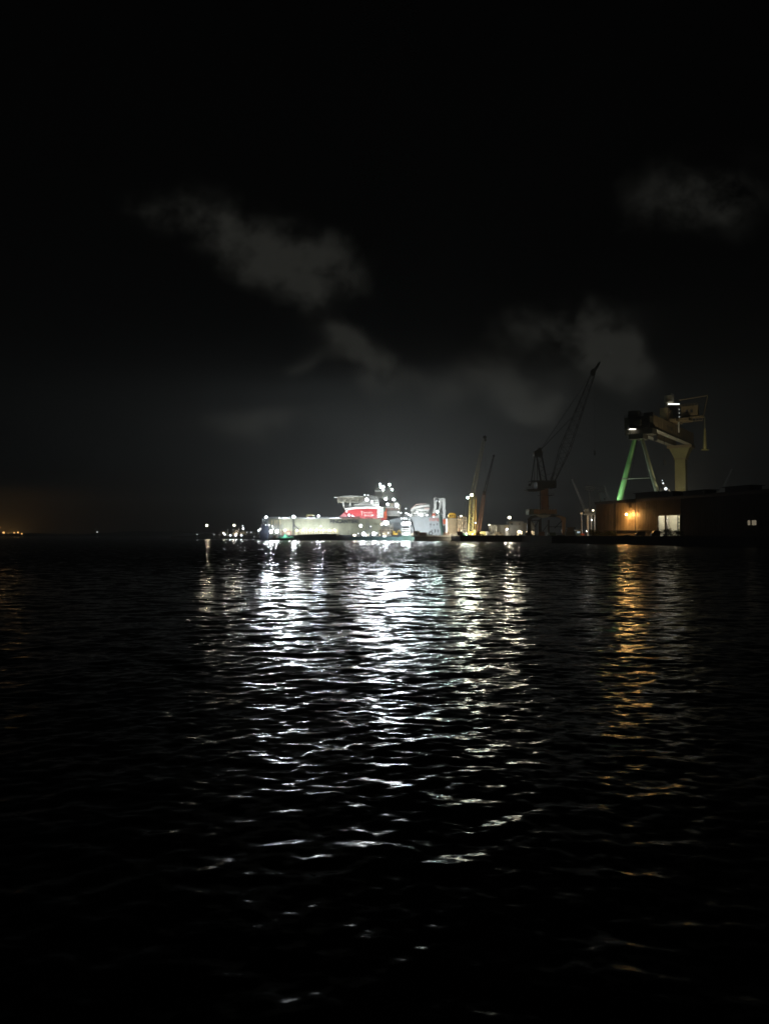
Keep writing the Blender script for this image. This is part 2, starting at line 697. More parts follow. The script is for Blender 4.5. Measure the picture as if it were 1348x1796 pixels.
# added normal tilt towards the camera side, dimming reflections on distant water
bi = nn('ShaderNodeVectorMath', operation='SCALE')
bi.inputs[0].default_value = (0, -0.21, 0)
far_n = nn('ShaderNodeAttribute')
far_n.attribute_name = 'far'
nt.links.new(far_n.outputs['Fac'], bi.inputs['Scale'])
a3 = nn('ShaderNodeVectorMath', operation='ADD')
nt.links.new(a2.outputs[0], a3.inputs[0])
nt.links.new(bi.outputs[0], a3.inputs[1])
a2 = a3
nz = nn('ShaderNodeVectorMath', operation='NORMALIZE')
nt.links.new(a2.outputs[0], nz.inputs[0])
body = nn('ShaderNodeBsdfDiffuse')
body.inputs['Color'].default_value = (0.004, 0.006, 0.007, 1)
gloss = nn('ShaderNodeBsdfGlossy', distribution='BECKMANN')
gloss.inputs['Color'].default_value = (1, 1, 1, 1)
gloss.inputs['Roughness'].default_value = 0.19
nt.links.new(nz.outputs[0], gloss.inputs['Normal'])
fr_ = nn('ShaderNodeFresnel')
fr_.inputs['IOR'].default_value = 1.333
nt.links.new(nz.outputs[0], fr_.inputs['Normal'])
surf = nn('ShaderNodeMixShader')
nt.links.new(fr_.outputs[0], surf.inputs[0])
nt.links.new(body.outputs[0], surf.inputs[1])
nt.links.new(gloss.outputs[0], surf.inputs[2])
nt.links.new(surf.outputs[0], nt.nodes['Material Output'].inputs['Surface'])
me.materials.append(wm)

# ------------------------------------------------------------------ haze
hz = MB().box((-1750, -40, -2.0), (1750, 2300, 114.0))
hm = bpy.data.materials.new('night_haze')
hm.use_nodes = True
for n in list(hm.node_tree.nodes):
    if n.type == 'BSDF_PRINCIPLED':
        hm.node_tree.nodes.remove(n)
pv = hm.node_tree.nodes.new('ShaderNodeVolumePrincipled')
pv.inputs['Color'].default_value = (0.98, 1.0, 0.98, 1)
pv.inputs['Density'].default_value = 0.00045
pv.inputs['Density Attribute'].default_value = ''
pv.inputs['Anisotropy'].default_value = 0.0
hm.node_tree.links.new(pv.outputs[0], hm.node_tree.nodes['Material Output'].inputs['Volume'])
hz.build('haze', hm, kind='stuff')

# ================================================================== palette
M_PALE = mat('pale_dock_paint', (0.45, 0.45, 0.33), 0.55, 0, 0.15, 0.12, rust=0.25, streak=0.6)
M_GREY = mat('grey_hull_paint', (0.26, 0.29, 0.31), 0.5, 0, 0.12, 0.12, rust=0.2, streak=0.45)
M_BLUEGREY = mat('blue_grey_hull_paint', (0.40, 0.43, 0.445), 0.5, 0, 0.1, 0.1, rust=0.12, streak=0.4)
M_RED = mat('red_hull_paint', (0.45, 0.02, 0.025), 0.45, 0, 0.12, 0.15, streak=0.3)
M_ORANGE = mat('orange_red_paint', (0.62, 0.10, 0.03), 0.5, 0, 0.15, 0.4)
M_WHITE = mat('white_ship_paint', (0.72, 0.72, 0.68), 0.5, 0, 0.08, 0.4, rust=0.15, streak=0.3)
M_CREAM = mat('cream_paint', (0.55, 0.47, 0.36), 0.6, 0, 0.15, 0.3, rust=0.3, streak=0.5)
M_NAVY = mat('navy_lettering', (0.03, 0.04, 0.06), 0.5, 0, 0.1)
M_BLACK = mat('black_steel', (0.03, 0.03, 0.032), 0.6, 0, 0.3)
M_DARK = mat('dark_grey_steel', (0.07, 0.075, 0.08), 0.6, 0, 0.25, 0.5, rust=0.3)
M_STEEL = mat('galvanised_steel', (0.38, 0.39, 0.40), 0.45, 0.3, 0.15)
M_YELLOW = mat('yellow_machine_paint', (0.62, 0.40, 0.05), 0.5, 0, 0.15, 0.5, rust=0.25)
M_PALEYELLOW = mat('pale_yellow_paint', (0.60, 0.55, 0.24), 0.5, 0, 0.15, 0.5, rust=0.2)
M_GREEN = mat('green_tarpaulin', (0.10, 0.42, 0.24), 0.7, 0, 0.3, 0.9)
M_DKGREEN = mat('dark_green_paint', (0.05, 0.12, 0.09), 0.6, 0, 0.2)
M_TEAL = mat('teal_deck_paint', (0.10, 0.19, 0.19), 0.6, 0, 0.25, 0.3, rust=0.4)
M_RUST = mat('rusty_steel', (0.20, 0.09, 0.05), 0.75, 0, 0.35, 0.6)
M_CONC = mat('stained_concrete', (0.30, 0.29, 0.27), 0.85, 0, 0.25, 0.4, streak=0.6)
M_GLASS = mat('dark_window_glass', (0.02, 0.025, 0.03), 0.12, 0, 0.1)
M_ROPE = mat('wire_rope', (0.06, 0.06, 0.06), 0.6, 0.5, 0.1)
M_RUBBER = mat('black_rubber', (0.02, 0.02, 0.02), 0.8, 0, 0.2)
M_ASPH = mat('dark_quay_asphalt', (0.05, 0.05, 0.048), 0.85, 0, 0.3, 0.15)
M_WINDOW_LIT = emat('lit_window_white', (1.0, 0.97, 0.85), 1.5)
M_WINDOW_WARM = emat('lit_window_warm', (1.0, 0.85, 0.6), 0.16)

# ================================================================== floating dry dock
D = 490.0
dock = thing('floating_dock', 'long pale grey floating dry dock with FINCANTIERI lettered along its side wall', 'floating dock', (xat(560, D), D + 20, 0))
m = MB()
m.pbox(459.5, 668, 938.6, 949.5, D - 2.5, 60)
for x in range(464, 668, 6):
    m.bar(at(x, 939.2, D - 2.6), at(x, 947, D - 2.6), 0.25)
m.build('pontoon', mat('dark_pontoon_paint', (0.10, 0.11, 0.12), 0.6, 0, 0.2, 0.2, rust=0.5, streak=0.5), dock)
m = MB()
m.pbox(471, 668, 909.6, 928.0, D, 4.5)
for x in np.arange(500, 668, 10.4):
    m.bar(at(x, 910.2, D - .06), at(x, 927.6, D - .06), 0.14, 0.08)
for y in (914.2, 919.5, 923.6):
    m.bar(at(471.2, y, D - .08), at(667.7, y, D - .08), 0.09, 0.12)
m.pbox(592, 668, 928.0, 938.5, D, 4.5)
m.build('side_wall', M_PALE, dock)
m = MB()
m.pbox(471, 592, 928.2, 938.5, D + 3.2, 1.2)
m.build('gallery_back_wall', M_PALE, dock)
m = MB()
for x in np.arange(473, 592, 4.6):
    m.pbox(x, x + 1.0, 928.2, 938.4, D + 0.2, 0.5)
m.build('gallery_columns', M_WHITE, dock)
m = MB()
m.pbox(471, 668, 908, 938.4, D + 44, 4)
m.build('far_side_wall', M_GREY, dock)
m = MB()
m.rail(at(471, 909.5, D + .3), at(668, 909.5, D + .3), 1.2, 60, 0.08)
m.build('deck_railing', M_STEEL, dock)
m = MB()
for x in np.arange(582, 630, 3.1):
    m.pbox(x, x + 1.9, 906.6 - (x % 2) * .5, 909.4, D + 1.2, 1.0)
    m.bar(at(x + 2.4, 905.6, D + 1.5), at(x + 2.4, 909.5, D + 1.5), 0.12)
m.build('valve_boxes', M_WHITE, dock)
# end stair tower with vertical pale fins and walkways
m = MB()
for k, x in enumerate((459.6, 463.0, 467.4)):
    m.pbox(x, x + 1.6, 909.5, 921, D - 0.5, 1.2)
m.pbox(459.6, 471, 909.0, 910.2, D - .5, 4)
m.pbox(459.6, 471, 919.8, 921, D - .5, 4)
m.build('end_tower_frame', mat('pale_blue_grey_steel', (0.45, 0.47, 0.52), 0.5, 0, 0.15), dock)
for k, x in enumerate((475.3, 480.6, 484.4, 489.6)):
    m = MB()
    m.pbox(x, x + 2.0, 912.6 - k * .15, 919.6 + (k % 2), D - 1.3, 1.2)
    m.bar(at(x + 1, 919.6, D - 1.0), at(x + 1, 925.5, D - 1.0), 0.3)
    m.build('fender_fin', mat('cream_fin_paint', (0.70, 0.62, 0.42), 0.5, 0, 0.1), dock)
m = MB()
for y in (921.6, 926.8):
    m.pbox(460, 496, y, y + .5, D - 2.0, 2.0)
    m.rail(at(460, y, D - 2.0), at(496, y, D - 2.0), 1.1, 16, 0.08)
for x in (461, 467, 473, 481, 489, 496):
    m.bar(at(x, 921.6, D - 1.9), at(x, 938.6, D - 1.9), 0.2)
for a_, b_ in ((461, 467), (473, 481), (489, 496)):
    m.bar(at(a_, 938, D - 1.9), at(b_, 927.2, D - 1.9), 0.16)
m.build('walkway', M_STEEL, dock)
# T-shaped boarding tower on the wall with its diagonal stair
m = MB()
m.pbox(513.3, 515.1, 911.0, 938.4, D - 1.6, 1.4)
m.bar(at(514.6, 920.5, D - 1.2), at(524.0, 928.6, D - 1.2), 0.7, 0.7)
m.pbox(513.5, 524.8, 928.4, 929.4, D - 1.7, 1.5)
m.bar(at(523.9, 929, D - 1.2), at(523.9, 938.3, D - 1.2), 0.5)
m.build('boarding_tower', M_DARK, dock)
m = MB()
m.pbox(495.5, 510.5, 931.5, 938.4, D - 0.6, 0.5)
m.build('red_framed_door', mat('dull_red_frame', (0.42, 0.13, 0.10), 0.6), dock)
m = MB()
m.pbox(497, 509, 932.7, 938.4, D - 0.75, 0.2)
m.build('door_panel', M_CREAM, dock)
# the name on the wall
cu = bpy.data.curves.new('letters', 'FONT')
cu.body = 'FINCANTIERI'
cu.extrude = 0.06
cu.offset = 0.03
cu.align_x = 'LEFT'
to = bpy.data.objects.new('tmp_letters', cu)
COL.objects.link(to)
dg = bpy.context.evaluated_depsgraph_get()
tm = bpy.data.meshes.new_from_object(to.evaluated_get(dg))
bpy.data.objects.remove(to)
xs = [v_.co.x for v_ in tm.vertices]
ys_ = [v_.co.y for v_ in tm.vertices]
p0, p1 = at(578.6, 918.0, D - .12), at(628.8, 911.2, D - .12)
sxx, szz = (p1.x - p0.x) / (max(xs) - min(xs)), (p1.z - p0.z) / (max(ys_) - min(ys_))
for v_ in tm.vertices:
    x_, y_, z_ = v_.co
    v_.co = ((x_ - min(xs)) * sxx, -z_, (y_ - min(ys_)) * szz)
tm.materials.append(M_NAVY)
lo_ = bpy.data.objects.new('name_lettering', tm)
lo_.parent = dock
lo_.location = p0 - Vector(dock.location)
lo_['label'] = 'dark navy FINCANTIERI lettering'
COL.objects.link(lo_)
for x, y, r, k, t in ((466.5, 907.0, .9, .8, 'white'), (515.0, 906.5, 1.15, 1.0, 'white'), (558.4, 905.2, .8, .7, 'cool')):
    q = at(x, y, D - 0.4)
    mm = MB().tube((q.x, D + .3, zat(911, D)), (q.x, D + .3, q.z + 1.2), 0.16, 0.1, 6)
    mm.build('lamp_post', M_STEEL, dock)
    flood(dock, q, r, t, k * 1.6)
for x, y, r, k in ((490, 908.7, .4, .5), (466.3, 921.2, .45, .5), (471.8, 921.0, .5, .5), (477.5, 923.0, .45, .5), (475.6, 932.4, 1.25, .7), (485.6, 931.8, 1.25, .7), (562.6, 922.6, .32, .4), (478.6, 928.4, .4, .4)):
    flood(dock, at(x, y, D - 2.6), r, 'white', k)
# working lights hung under the gallery slab and washing down the wall
for x in (500, 520.5, 532, 543.5, 555, 566.5, 578, 587):
    bulb(dock, at(x, 930.0, D + 1.6), .2, 'warm', 3.4, 'gallery_lamp')
for x in (480, 500, 526, 552, 576):
    pass

# things standing on the dock
root = thing('dock_crane', 'small yellow portal crane cab riding on the dry dock wall top', 'crane', (xat(544, D), D + 2, zat(910, D)))
m = MB()
for x in (537.6, 549.6):
    m.pbox(x, x + 1.4, 903.5, 909.6, D + 1, .6)
    m.pbox(x, x + 1.4, 903.5, 909.6, D + 3.4, .6)
m.pbox(537, 551.4, 902.6, 904.2, D + .9, 3.3)
m.build('portal_frame', M_PALEYELLOW, root)
m = MB()
m.pbox(540.2, 548.4, 904.6, 908.4, D + 1.6, 1.6)
m.build('winch_drum', M_RUST, root)
for x, h in ((543.5, 3), (546.2, 2), (549, 2.5)):
    MB().bar(at(x, 903, D + 2), at(x + .3, 903 - h, D + 2), 0.18).build('aerial', M_PALEYELLOW, root)
root = thing('mooring_hoop', 'low white hoop frame on the dry dock top beside its brightest lamp', 'hoop', (xat(508, D), D + 2, zat(910, D)))
m = MB()
pts = [at(505.2, 909.6, D + 1), at(505.4, 906.8, D + 1), at(507, 906, D + 1), at(511, 906, D + 1)]
m.path(pts, 0.22)
m.build('hoop', M_WHITE, root)

m = MB()
m.pbox(455.5, 469.5, 921.0, 948.4, D - 4, 9)
root = m.build('mooring_dolphin', mat('dark_blue_grey_steel', (0.10, 0.12, 0.17), 0.6, 0, 0.2, 0.3, rust=0.4), label='dark blue grey mooring pontoon block at the end of the dry dock', category='pontoon')
m = MB().rail(at(456, 920.9, D - 3.8), at(469, 920.9, D - 3.8), 1.0, 5, 0.08)
m.build('railing', M_STEEL, root)
root = thing('deck_crane', 'white folded knuckle crane leaning beside the dark mooring pontoon', 'crane', (xat(450, D - 8), D - 8, 0.8))
m = MB()
pts = [at(444, 935.5, D - 8), at(451.5, 932.0, D - 8), at(455.5, 931.0, D - 8), at(457.6, 925.5, D - 8), at(457.0, 919.5, D - 8)]
for p, q, w in zip(pts, pts[1:], (1.1, 1.2, 1.5, 0.9)):
    m.bar(p, q, w)
m.build('arm', M_WHITE, root)
m = MB()
m.pbox(449.2, 452.0, 932.5, 943, D - 8.6, 1.6)
m.pbox(446.5, 454.5, 939.5, 943.2, D - 8.8, 2.2)
m.build('pedestal', M_WHITE, root)
flood(root, at(453.4, 930.6, D - 8.8), .6, 'white', .5)
flood(root, at(456.3, 927.6, D - 8.8), .5, 'white', .4)

# the low vessels moored in front of the dock wall
B0 = 478.0
root = thing('barge', 'dark flat barge with a long raked bow moored below the dry dock wall', 'barge', (xat(545, B0), B0 + 4, 0))
m = MB()
m.pprism([(503, 941.0), (524, 937.6), (560, 936.6), (593.5, 936.2), (573, 943.6), (562, 948.6), (503, 948.8)], B0, 10)
m.build('hull', mat('black_hull_paint', (0.035, 0.033, 0.03), 0.5, 0, 0.3, 0.3, rust=0.3, streak=0.3), root)
m = MB()
for x in np.arange(517, 548, 4.3):
    m.tube(at(x, 941.0, B0 - .15), at(x, 941.0, B0 + .3), .55, .55, 10)
m.build('tyre_fenders', M_RUBBER, root)
m = MB().rail(at(524, 937.5, B0 + .4), at(590, 936.3, B0 + .4), 0.9, 18, 0.07)
m.build('railing', M_STEEL, root)
# green sheeted heap
bm_pts = []
m = MB()
rnd = random.Random(5)
nx, ny = 34, 8
x0_, x1_ = xat(487, B0 - 6), xat(519, B0 - 6)
grid = []
for j in range(ny):
    for i in range(nx):
        fx, fy = i / (nx - 1), j / (ny - 1)
        h_ = math.sin(math.pi * min(1, fx * 1.02 + .01)) ** .6 * math.sin(math.pi * (0.08 + 0.84 * fy)) * (2.5 + 0.9 * math.sin(fx * 17) + rnd.uniform(-.45, .45))
        grid.append((x0_ + (x1_ - x0_) * fx, B0 - 10 + 5.5 * fy, 0.7 + max(0, h_)))
m.add(grid, [(j * nx + i, j * nx + i + 1, (j + 1) * nx + i + 1, (j + 1) * nx + i) for j in range(ny - 1) for i in range(nx - 1)])
m.build('tarpaulin_heap', M_GREEN, label='lumpy green tarpaulin covered heap on the float below the dry dock', category='tarpaulin', base=(xat(503, B0 - 6), B0 - 7, 0.7))
m = MB()
m.pbox(470, 522, 944.2, 949.2, B0 - 10.5, 7)
fl_ = m.build('work_float', M_DARK, label='low dark work float carrying the green tarpaulin heap', category='float')
wash(fl_, at(498, 936.0, B0 - 10.2), at(505, 941.5, B0 - 6), 110)  # added fill lamp brightening the green heap
root = thing('work_hut', 'tiny cream hut beside the green tarpaulin heap on the float', 'hut', (xat(481, B0 - 5), B0 - 5, 0.6))
m = MB()
m.pbox(478.0, 485.5, 938.5, 944.2, B0 - 6, 3)
m.build('wall', M_CREAM, root)
m = MB().pbox(477.4, 486.1, 937.7, 938.5, B0 - 6.4, 3.8)
m.build('roof', M_WHITE, root)
m = MB().pbox(480.0, 482.0, 940.2, 944.1, B0 - 6.06, .05)
m.build('door', M_RUST, root)

# ================================================================== red offshore ship in the dock
S = 506.0
ship = thing('offshore_ship', 'red and white offshore ship with a helideck sitting inside the dry dock', 'ship', (xat(650, S), S + 8, 1))
m = MB()
m.pprism([(601, 901), (606, 895.0), (624, 892.8), (645, 892.2), (678, 893.4), (678, 913), (612, 913), (605, 908)], S, 22)
m.build('red_hull', M_RED, ship)
m = MB()
m.pprism([(598, 913), (678, 913), (706, 906), (706, 943), (616, 943)], S + .3, 21)
m.build('lower_hull', M_GREY, ship)
m = MB()
m.pprism([(603.5, 891.6), (622, 889.0), (645, 888.2), (663, 889.6), (663, 892.6), (645, 892.2), (624, 892.8), (605, 895.6)], S - .25, .5)
m.build('bulwark', M_WHITE, ship)
m = MB()
m.pprism([(596, 905), (603, 899), (611, 909), (609, 913), (598, 913)], S - 4, 4)
m.build('bow_anchor_pocket', mat('dull_maroon_paint', (0.30, 0.08, 0.09), 0.5), ship)
# lettering on the red side: two rows of white marks, a tall first character
m = MB()
m.pbox(632.6, 636.0, 897.0, 898.0, S - .08, .06)
m.pbox(633.9, 634.8, 898.05, 904, S - .08, .06)
for i, x in enumerate((637.2, 639.4, 641.4, 643.4, 645.6, 647.6, 649.6, 651.6)):
    t_ = 898.3 if i % 3 else 897.6
    m.pbox(x, x + .55, t_, 900.8, S - .08, .06)
    m.pbox(x + .6, x + 1.4, t_ + .2, t_ + .8, S - .08, .06)
for i, x in enumerate((639.0, 641.6, 644.2, 646.4, 649.0, 651.6, 653.2)):
    m.pbox(x, x + .7, 902.2 + (i % 2) * .4, 905.6, S - .08, .06)
    m.pbox(x + .75, x + 1.7, 903.6, 904.3, S - .08, .06)
m.build('side_lettering', M_WHITE, ship)
# deckhouse tiers
m = MB()
m.pprism([(616, 888.6), (622, 884.2), (664, 883.6), (664, 889), (645, 888.1)], S + 2, 15)
m.pbox(634, 664, 876.6, 883.6, S + 4, 12)
m.pbox(640, 662, 871.5, 876.6, S + 6, 9)
m.build('deckhouse', M_WHITE, ship)
for x in np.arange(637, 661, 3.4):
    MB().pbox(x, x + 2.0, 878.6, 880.6, S + 3.93, .1).build('window', M_GLASS, ship)
for x in np.arange(643, 660, 3.2):
    MB().pbox(x, x + 2.2, 872.6, 874.6, S + 5.93, .1).build('window', M_GLASS, ship)
for x in np.arange(626, 660, 4.2):
    MB().pbox(x, x + 1.3, 885.4, 886.7, S + 1.93, .1).build('window', M_GLASS, ship)
m = MB()
for y, xa, xb, dd in ((888.4, 604, 663, -.2), (883.5, 616, 664, 2), (876.5, 634, 664, 4), (871.4, 640, 662, 6)):
    m.rail(at(xa, y, S + dd), at(xb, y, S + dd), 1.1, 18, 0.08)
m.build('deck_railings', M_WHITE, ship)
m = MB()
m.pbox(661.2, 672.4, 889.2, 908.2, S - 1.5, 5)
m.build('white_tower_block', M_WHITE, ship)
m = MB()
for y in (892.5, 897.5, 902.5):
    m.pbox(664.5, 669.8, y, y + 2.4, S - 1.57, .1)
m.build('tower_shutters', mat('pale_green_shutter', (0.40, 0.52, 0.46), 0.5), ship)
m = MB()
m.pprism([(673.0, 892), (677.5, 891), (678.5, 908), (675, 911), (673, 909)], S - 1.2, 3)
m.build('orange_flash', M_ORANGE, ship)
m = MB()
m.pbox(672.5, 676.0, 890.5, 897.0, S - 1.4, .2)
m.build('green_panel', M_DKGREEN, ship)
# helideck: octagonal plate on a truss with two raked legs
m = MB()
c = at(611, 870.6, S + 9)
R8 = (xat(636.5, S + 9) - xat(586.5, S + 9)) / 2
oct_ = [Vector((c.x + R8 * math.cos(math.radians(22.5 + 45 * i)) * 1.06, c.y + R8 * math.sin(math.radians(22.5 + 45 * i)), c.z)) for i in range(8)]
m.add(oct_ + [p - Vector((0, 0, .7)) for p in oct_], [tuple(range(8)), tuple(range(15, 7, -1))] + [(i, (i + 1) % 8, 8 + (i + 1) % 8, 8 + i) for i in range(8)])
m.build('helideck', mat('helideck_paint', (0.42, 0.43, 0.40), 0.6), ship)
m = MB()
zt, zb = c.z - .7, zat(880.2, S + 3)
for yy in (S + 2.5, S + 9, S + 15.5):
    m.truss((xat(591.5, S + 3), yy, zt - .2), (xat(641, S + 3), yy, zt - .2), (0, 0, zb - zt + .2), 11, .28, .2)
for x in (592, 603, 615, 627, 640):
    m.truss((xat(x, S + 3), S + 2.5, zt - .2), (xat(x, S + 3), S + 15.5, zt - .2), (0, 0, zb - zt + .2), 3, .22, .18)
m.build('helideck_truss', mat('cream_truss_paint', (0.55, 0.52, 0.42), 0.5), ship)
for xa, xb in ((601.0, 603.5), (614.5, 612.8)):
    for dY in (3, 13):
        MB().bar(at(xa, 880.4, S + dY), at(xb, 891, S + dY), 1.1).build('helideck_leg', M_WHITE, ship)
MB().bar(at(603.5, 891, S + 3), at(612.6, 891, S + 3), .9).build('helideck_tie', M_WHITE, ship)
MB().bar(at(621.5, 888.4, S + 2.6), at(640, 879.2, S + 2.6), .8, 1.1).build('helideck_ramp', M_WHITE, ship)
m = MB()
m.rail(at(586.6, 870.4, S + 4), at(636.5, 870.4, S + 4), .6, 20, .08)
m.build('helideck_net', M_STEEL, ship)
# lattice mast and aerials
m = MB()
bc = (at(657, 876, S + 8) + at(671.5, 876, S + 8)) / 2
tc_ = bc.copy()
tc_.z = zat(856, S + 8)
m.lattice(bc, tc_, 5.4, 4.8, 5, .3, lace=.18)
for y in (871.5, 864, 856.6):
    z_ = zat(y, S + 8)
    m.box((bc.x - 3.1, S + 5, z_), (bc.x + 3.1, S + 11, z_ + .25))
    m.rail((bc.x - 3.1, S + 5, z_ + .25), (bc.x + 3.1, S + 5, z_ + .25), 1.0, 4, .09)
m.tube(at(667, 857, S + 8), at(667, 848.5, S + 8), .35, .2)
m.tube(at(671.5, 877, S + 8), at(671.5, 851.5, S + 8), .4, .18)
for x, y0, y1 in ((683.0, 878, 849), (687.8, 878, 858), (680.4, 878, 866), (676.2, 877, 862), (694, 880, 868)):
    m.tube(at(x, y0, S + 7), at(x, y1, S + 7), .18, .09, 6)
m.bar(at(660, 858.0, S + 8), at(691, 862, S + 8), .16)
m.bar(at(672, 868, S + 8), at(690, 869.5, S + 8), .14)
m.build('mast', mat('olive_grey_mast', (0.20, 0.20, 0.17), 0.5), ship)
m = MB()
for x in (661, 667):
    m.bar(at(x - 3, 861, S + 4.8), at(x + 4, 861.4, S + 4.8), .3, .5)
m.build('radar_scanner', M_WHITE, ship)
MB().ball(at(676.5, 874.0, S + 6), 1.1, 2).build('radome', M_WHITE, ship)
MB().ball(at(690.0, 876.0, S + 6), 1.3, 2).build('radome', M_WHITE, ship)
# aft working decks
m = MB()
m.pbox(673.5, 702, 896.5, 905.2, S + 2, 10)
m.pbox(676, 700, 888.6, 890.2, S + 1, 10)
m.pbox(676, 700, 895.6, 896.6, S + 1, 10)
for x in np.arange(676.5, 700, 3.8):
    m.pbox(x, x + .7, 883.0, 896.5, S + 1.2, .5)
m.pbox(690.5, 698.6, 880.4, 888.4, S + 3, 5)
m.build('aft_deck', M_WHITE, ship)
m = MB()
for k, x in enumerate(np.arange(678, 699, 2.7)):
    m.pbox(x, x + 1.9, 890.6 + (k % 3) * .6, 895.5, S + 2.2, 1.5)
m.build('aft_equipment', mat('pinkish_primer', (0.58, 0.36, 0.30), 0.6, 0, 0.3, .8), ship)
m = MB()
m.pbox(683, 690, 882.5, 888.4, S + 2.5, 3)
m.build('vent_casing', M_CREAM, ship)
m = MB()
m.pbox(700.2, 702.2, 885, 902, S + 2.0, .6)
m.build('exhaust_casing', M_CREAM, ship)
for x, y, r, k, t in ((643.0, 876.2, 1.2, .9, 'white'), (652.0, 880.4, .9, .7, 'white'), (639.6, 868.0, .55, .5, 'white'), (645.0, 868.5, .5, .4, 'white'), (679.6, 884.6, 1.0, .8, 'white'), (695.4, 886.4, 1.35, .9, 'white'),
                      (607.5, 897.0, .7, .45, 'white'), (612.0, 903.4, .8, .6, 'cool'), (617.5, 904.4, .6, .5, 'cool'), (620.6, 906.2, .5, .4, 'white'), (664, 904.5, .8, .5, 'cool'), (698.5, 898, .5, .4, 'white')):
    flood(ship, at(x, y, S - 2.5 if y > 890 else S + 1.6), r, t, k * .45)
for x, y, r in ((666.6, 849.6, .5), (667.3, 854.2, .45), (672.4, 853.4, .5), (671.8, 859.0, .4), (682.8, 850.0, .55), (687.6, 858.8, .5), (676, 875.6, .4), (690.4, 876.4, .4)):
    bulb(ship, at(x, y, S + 5), r * .9, 'white', 5.5, 'mast_lamp', 2.2 if y > 870 else 1.0)
for x, y, Y_, r, k in () and ((624, 886.6, S - 5, .3, 5), (646, 886, S - 5, .3, 5), (616, 909.5, S - 9, .3, 6), (640, 909.5, S - 9, .32, 6), (658, 909.5, S - 9, .3, 5), (668, 884, S - 4, .3, 5), (688, 893.4, S - 3.5, .3, 5), (604, 884.0, S + 6, .35, 5), (622, 884.0, S + 4, .3, 5), (640, 872.4, S + 2, .28, 5)):
    bulb(ship, at(x, y, Y_), r, 'white', k, 'deck_lamp')

# added fill lamp stands on the barge and floats, brightening the dock wall
for x, i_ in ((478, 330), (496, 390), (514, 430), (532, 450), (550, 450), (568, 420), (586, 300), (612, 130), (640, 120)):
    p_ = at(x, 931.5, D - 9)
    r_ = thing('fill_lamp_stand', 'slim added fill lamp stand turned towards the pale dock wall from the vessels below it', 'floodlight', (p_.x, p_.y, 3.0), 'added fill lamp stands below the dock wall')
    MB().tube((p_.x, p_.y + .15, 2.2), (p_.x, p_.y + .15, p_.z), .07, .05, 6).build('pole', M_DARK, r_)
    wash(r_, p_, at(x + 1, 921, D), i_)
for x, i_ in ((618, 300), (636, 330), (655, 300)):  # added fill lamps on the dock top for the red hull
    wash(dock, at(x, 908.4, D + 2.5), at(x, 900, S), i_)
for x, i_ in ((626, 260), (648, 230), (664, 380)):  # more added fill, turned up at the deckhouse
    wash(dock, at(x, 908.4, D + 3.0), at(x, 880, S + 3), i_)
wash(dock, at(606, 908.4, D + 3.0), at(610, 876, S + 6), 900)  # added fill lamp for the helideck truss
wash(ship, at(664, 888, S - 3), at(664, 866, S + 8), 220)  # added fill lamp under the mast

# unseen lamps added at the far wall to make the haze glow above the dock
for x, k_ in ((500, .5), (545, .8), (590, 1.1), (630, 1.2), (664, 1.3)):
    bulb(dock, at(x, 915, D + 43.3), .5, 'white', UPGLOW * k_, 'dock_glow_lamp')

# ================================================================== lit work barge in front of the ship
W = 470.0
wb = thing('work_barge', 'low teal work barge crowded with bright floodlights below the ship', 'barge', (xat(655, W), W + 5, 0))
m = MB()
m.pprism([(612, 943.2), (617, 941.6), (690, 941.6), (706, 942.6), (706, 949.2), (617, 949.2)], W, 12)
m.build('hull', M_TEAL, wb)
m = MB()
m.rail(at(616, 941.5, W + .2), at(686, 941.5, W + .2), 1.1, 22, .09)
m.build('railing', M_STEEL, wb)
m = MB()
b_ = at(645.0, 941.5, W + 5)
t_ = at(643.8, 907.0, W + 5)
m.lattice(b_, t_, 2.2, 1.5, 12, .2, lace=.13)
m.build('lattice_tower', mat('dull_green_grey_steel', (0.22, 0.25, 0.23), 0.5), wb)
m = MB()
m.bar(at(637, 941.5, W + 4), at(644, 916, W + 4), .3)
m.bar(at(652, 941.5, W + 4), at(645, 916, W + 4), .3)
m.bar(at(638, 930, W + 4), at(652, 930, W + 4), .25)
m.bar(at(648, 923, W + 4), at(651.6, 927, W + 4), 1.0)
m.build('tower_stay', M_STEEL, wb)
m = MB()
for (xa, xb, ya, yb) in ((619, 626, 937.4, 941.5), (627, 631, 935, 941.5), (640.5, 643.0, 936, 941.5), (646, 648.2, 934.5, 941.5), (657, 664, 935.5, 941.5)):
    m.pbox(xa, xb, ya, yb, W + 2, 3)
m.build('deck_locker', M_WHITE, wb)
# beige machinery frame
m = MB()
for x in (663.5, 668.5, 673.5, 678.5, 683.5, 688):
    m.pbox(x, x + .8, 924.5, 941.4, W + 3, .5)
for y in (924.2, 928.0, 932.6, 937.0):
    m.pbox(662.5, 689.2, y, y + .8, W + 2.9, 5)
for x in (664.5, 674.5, 684.0):
    m.bar(at(x, 936.8, W + 2.8), at(x + 4, 929, W + 2.8), .22)
m.build('machinery_frame', M_CREAM, wb)
m = MB()
for k, x in enumerate((665, 669.6, 675, 680, 684.6)):
    m.pbox(x, x + 3.2, 929.4 + (k % 2), 932.5, W + 4, 2)
    m.pbox(x + .6, x + 2.8, 934.0 + (k % 2) * .6, 937, W + 4, 2)
m.build('machinery', mat('brown_machinery', (0.28, 0.20, 0.13), 0.6, 0, .3, 1.0), wb)
m = MB()
m.rail(at(663, 924.1, W + 3), at(689, 924.1, W + 3), 1.1, 9, .09)
m.bar(at(684.5, 924, W + 3), at(688.6, 917.4, W + 3), .3)
m.build('platform_railing', M_WHITE, wb)
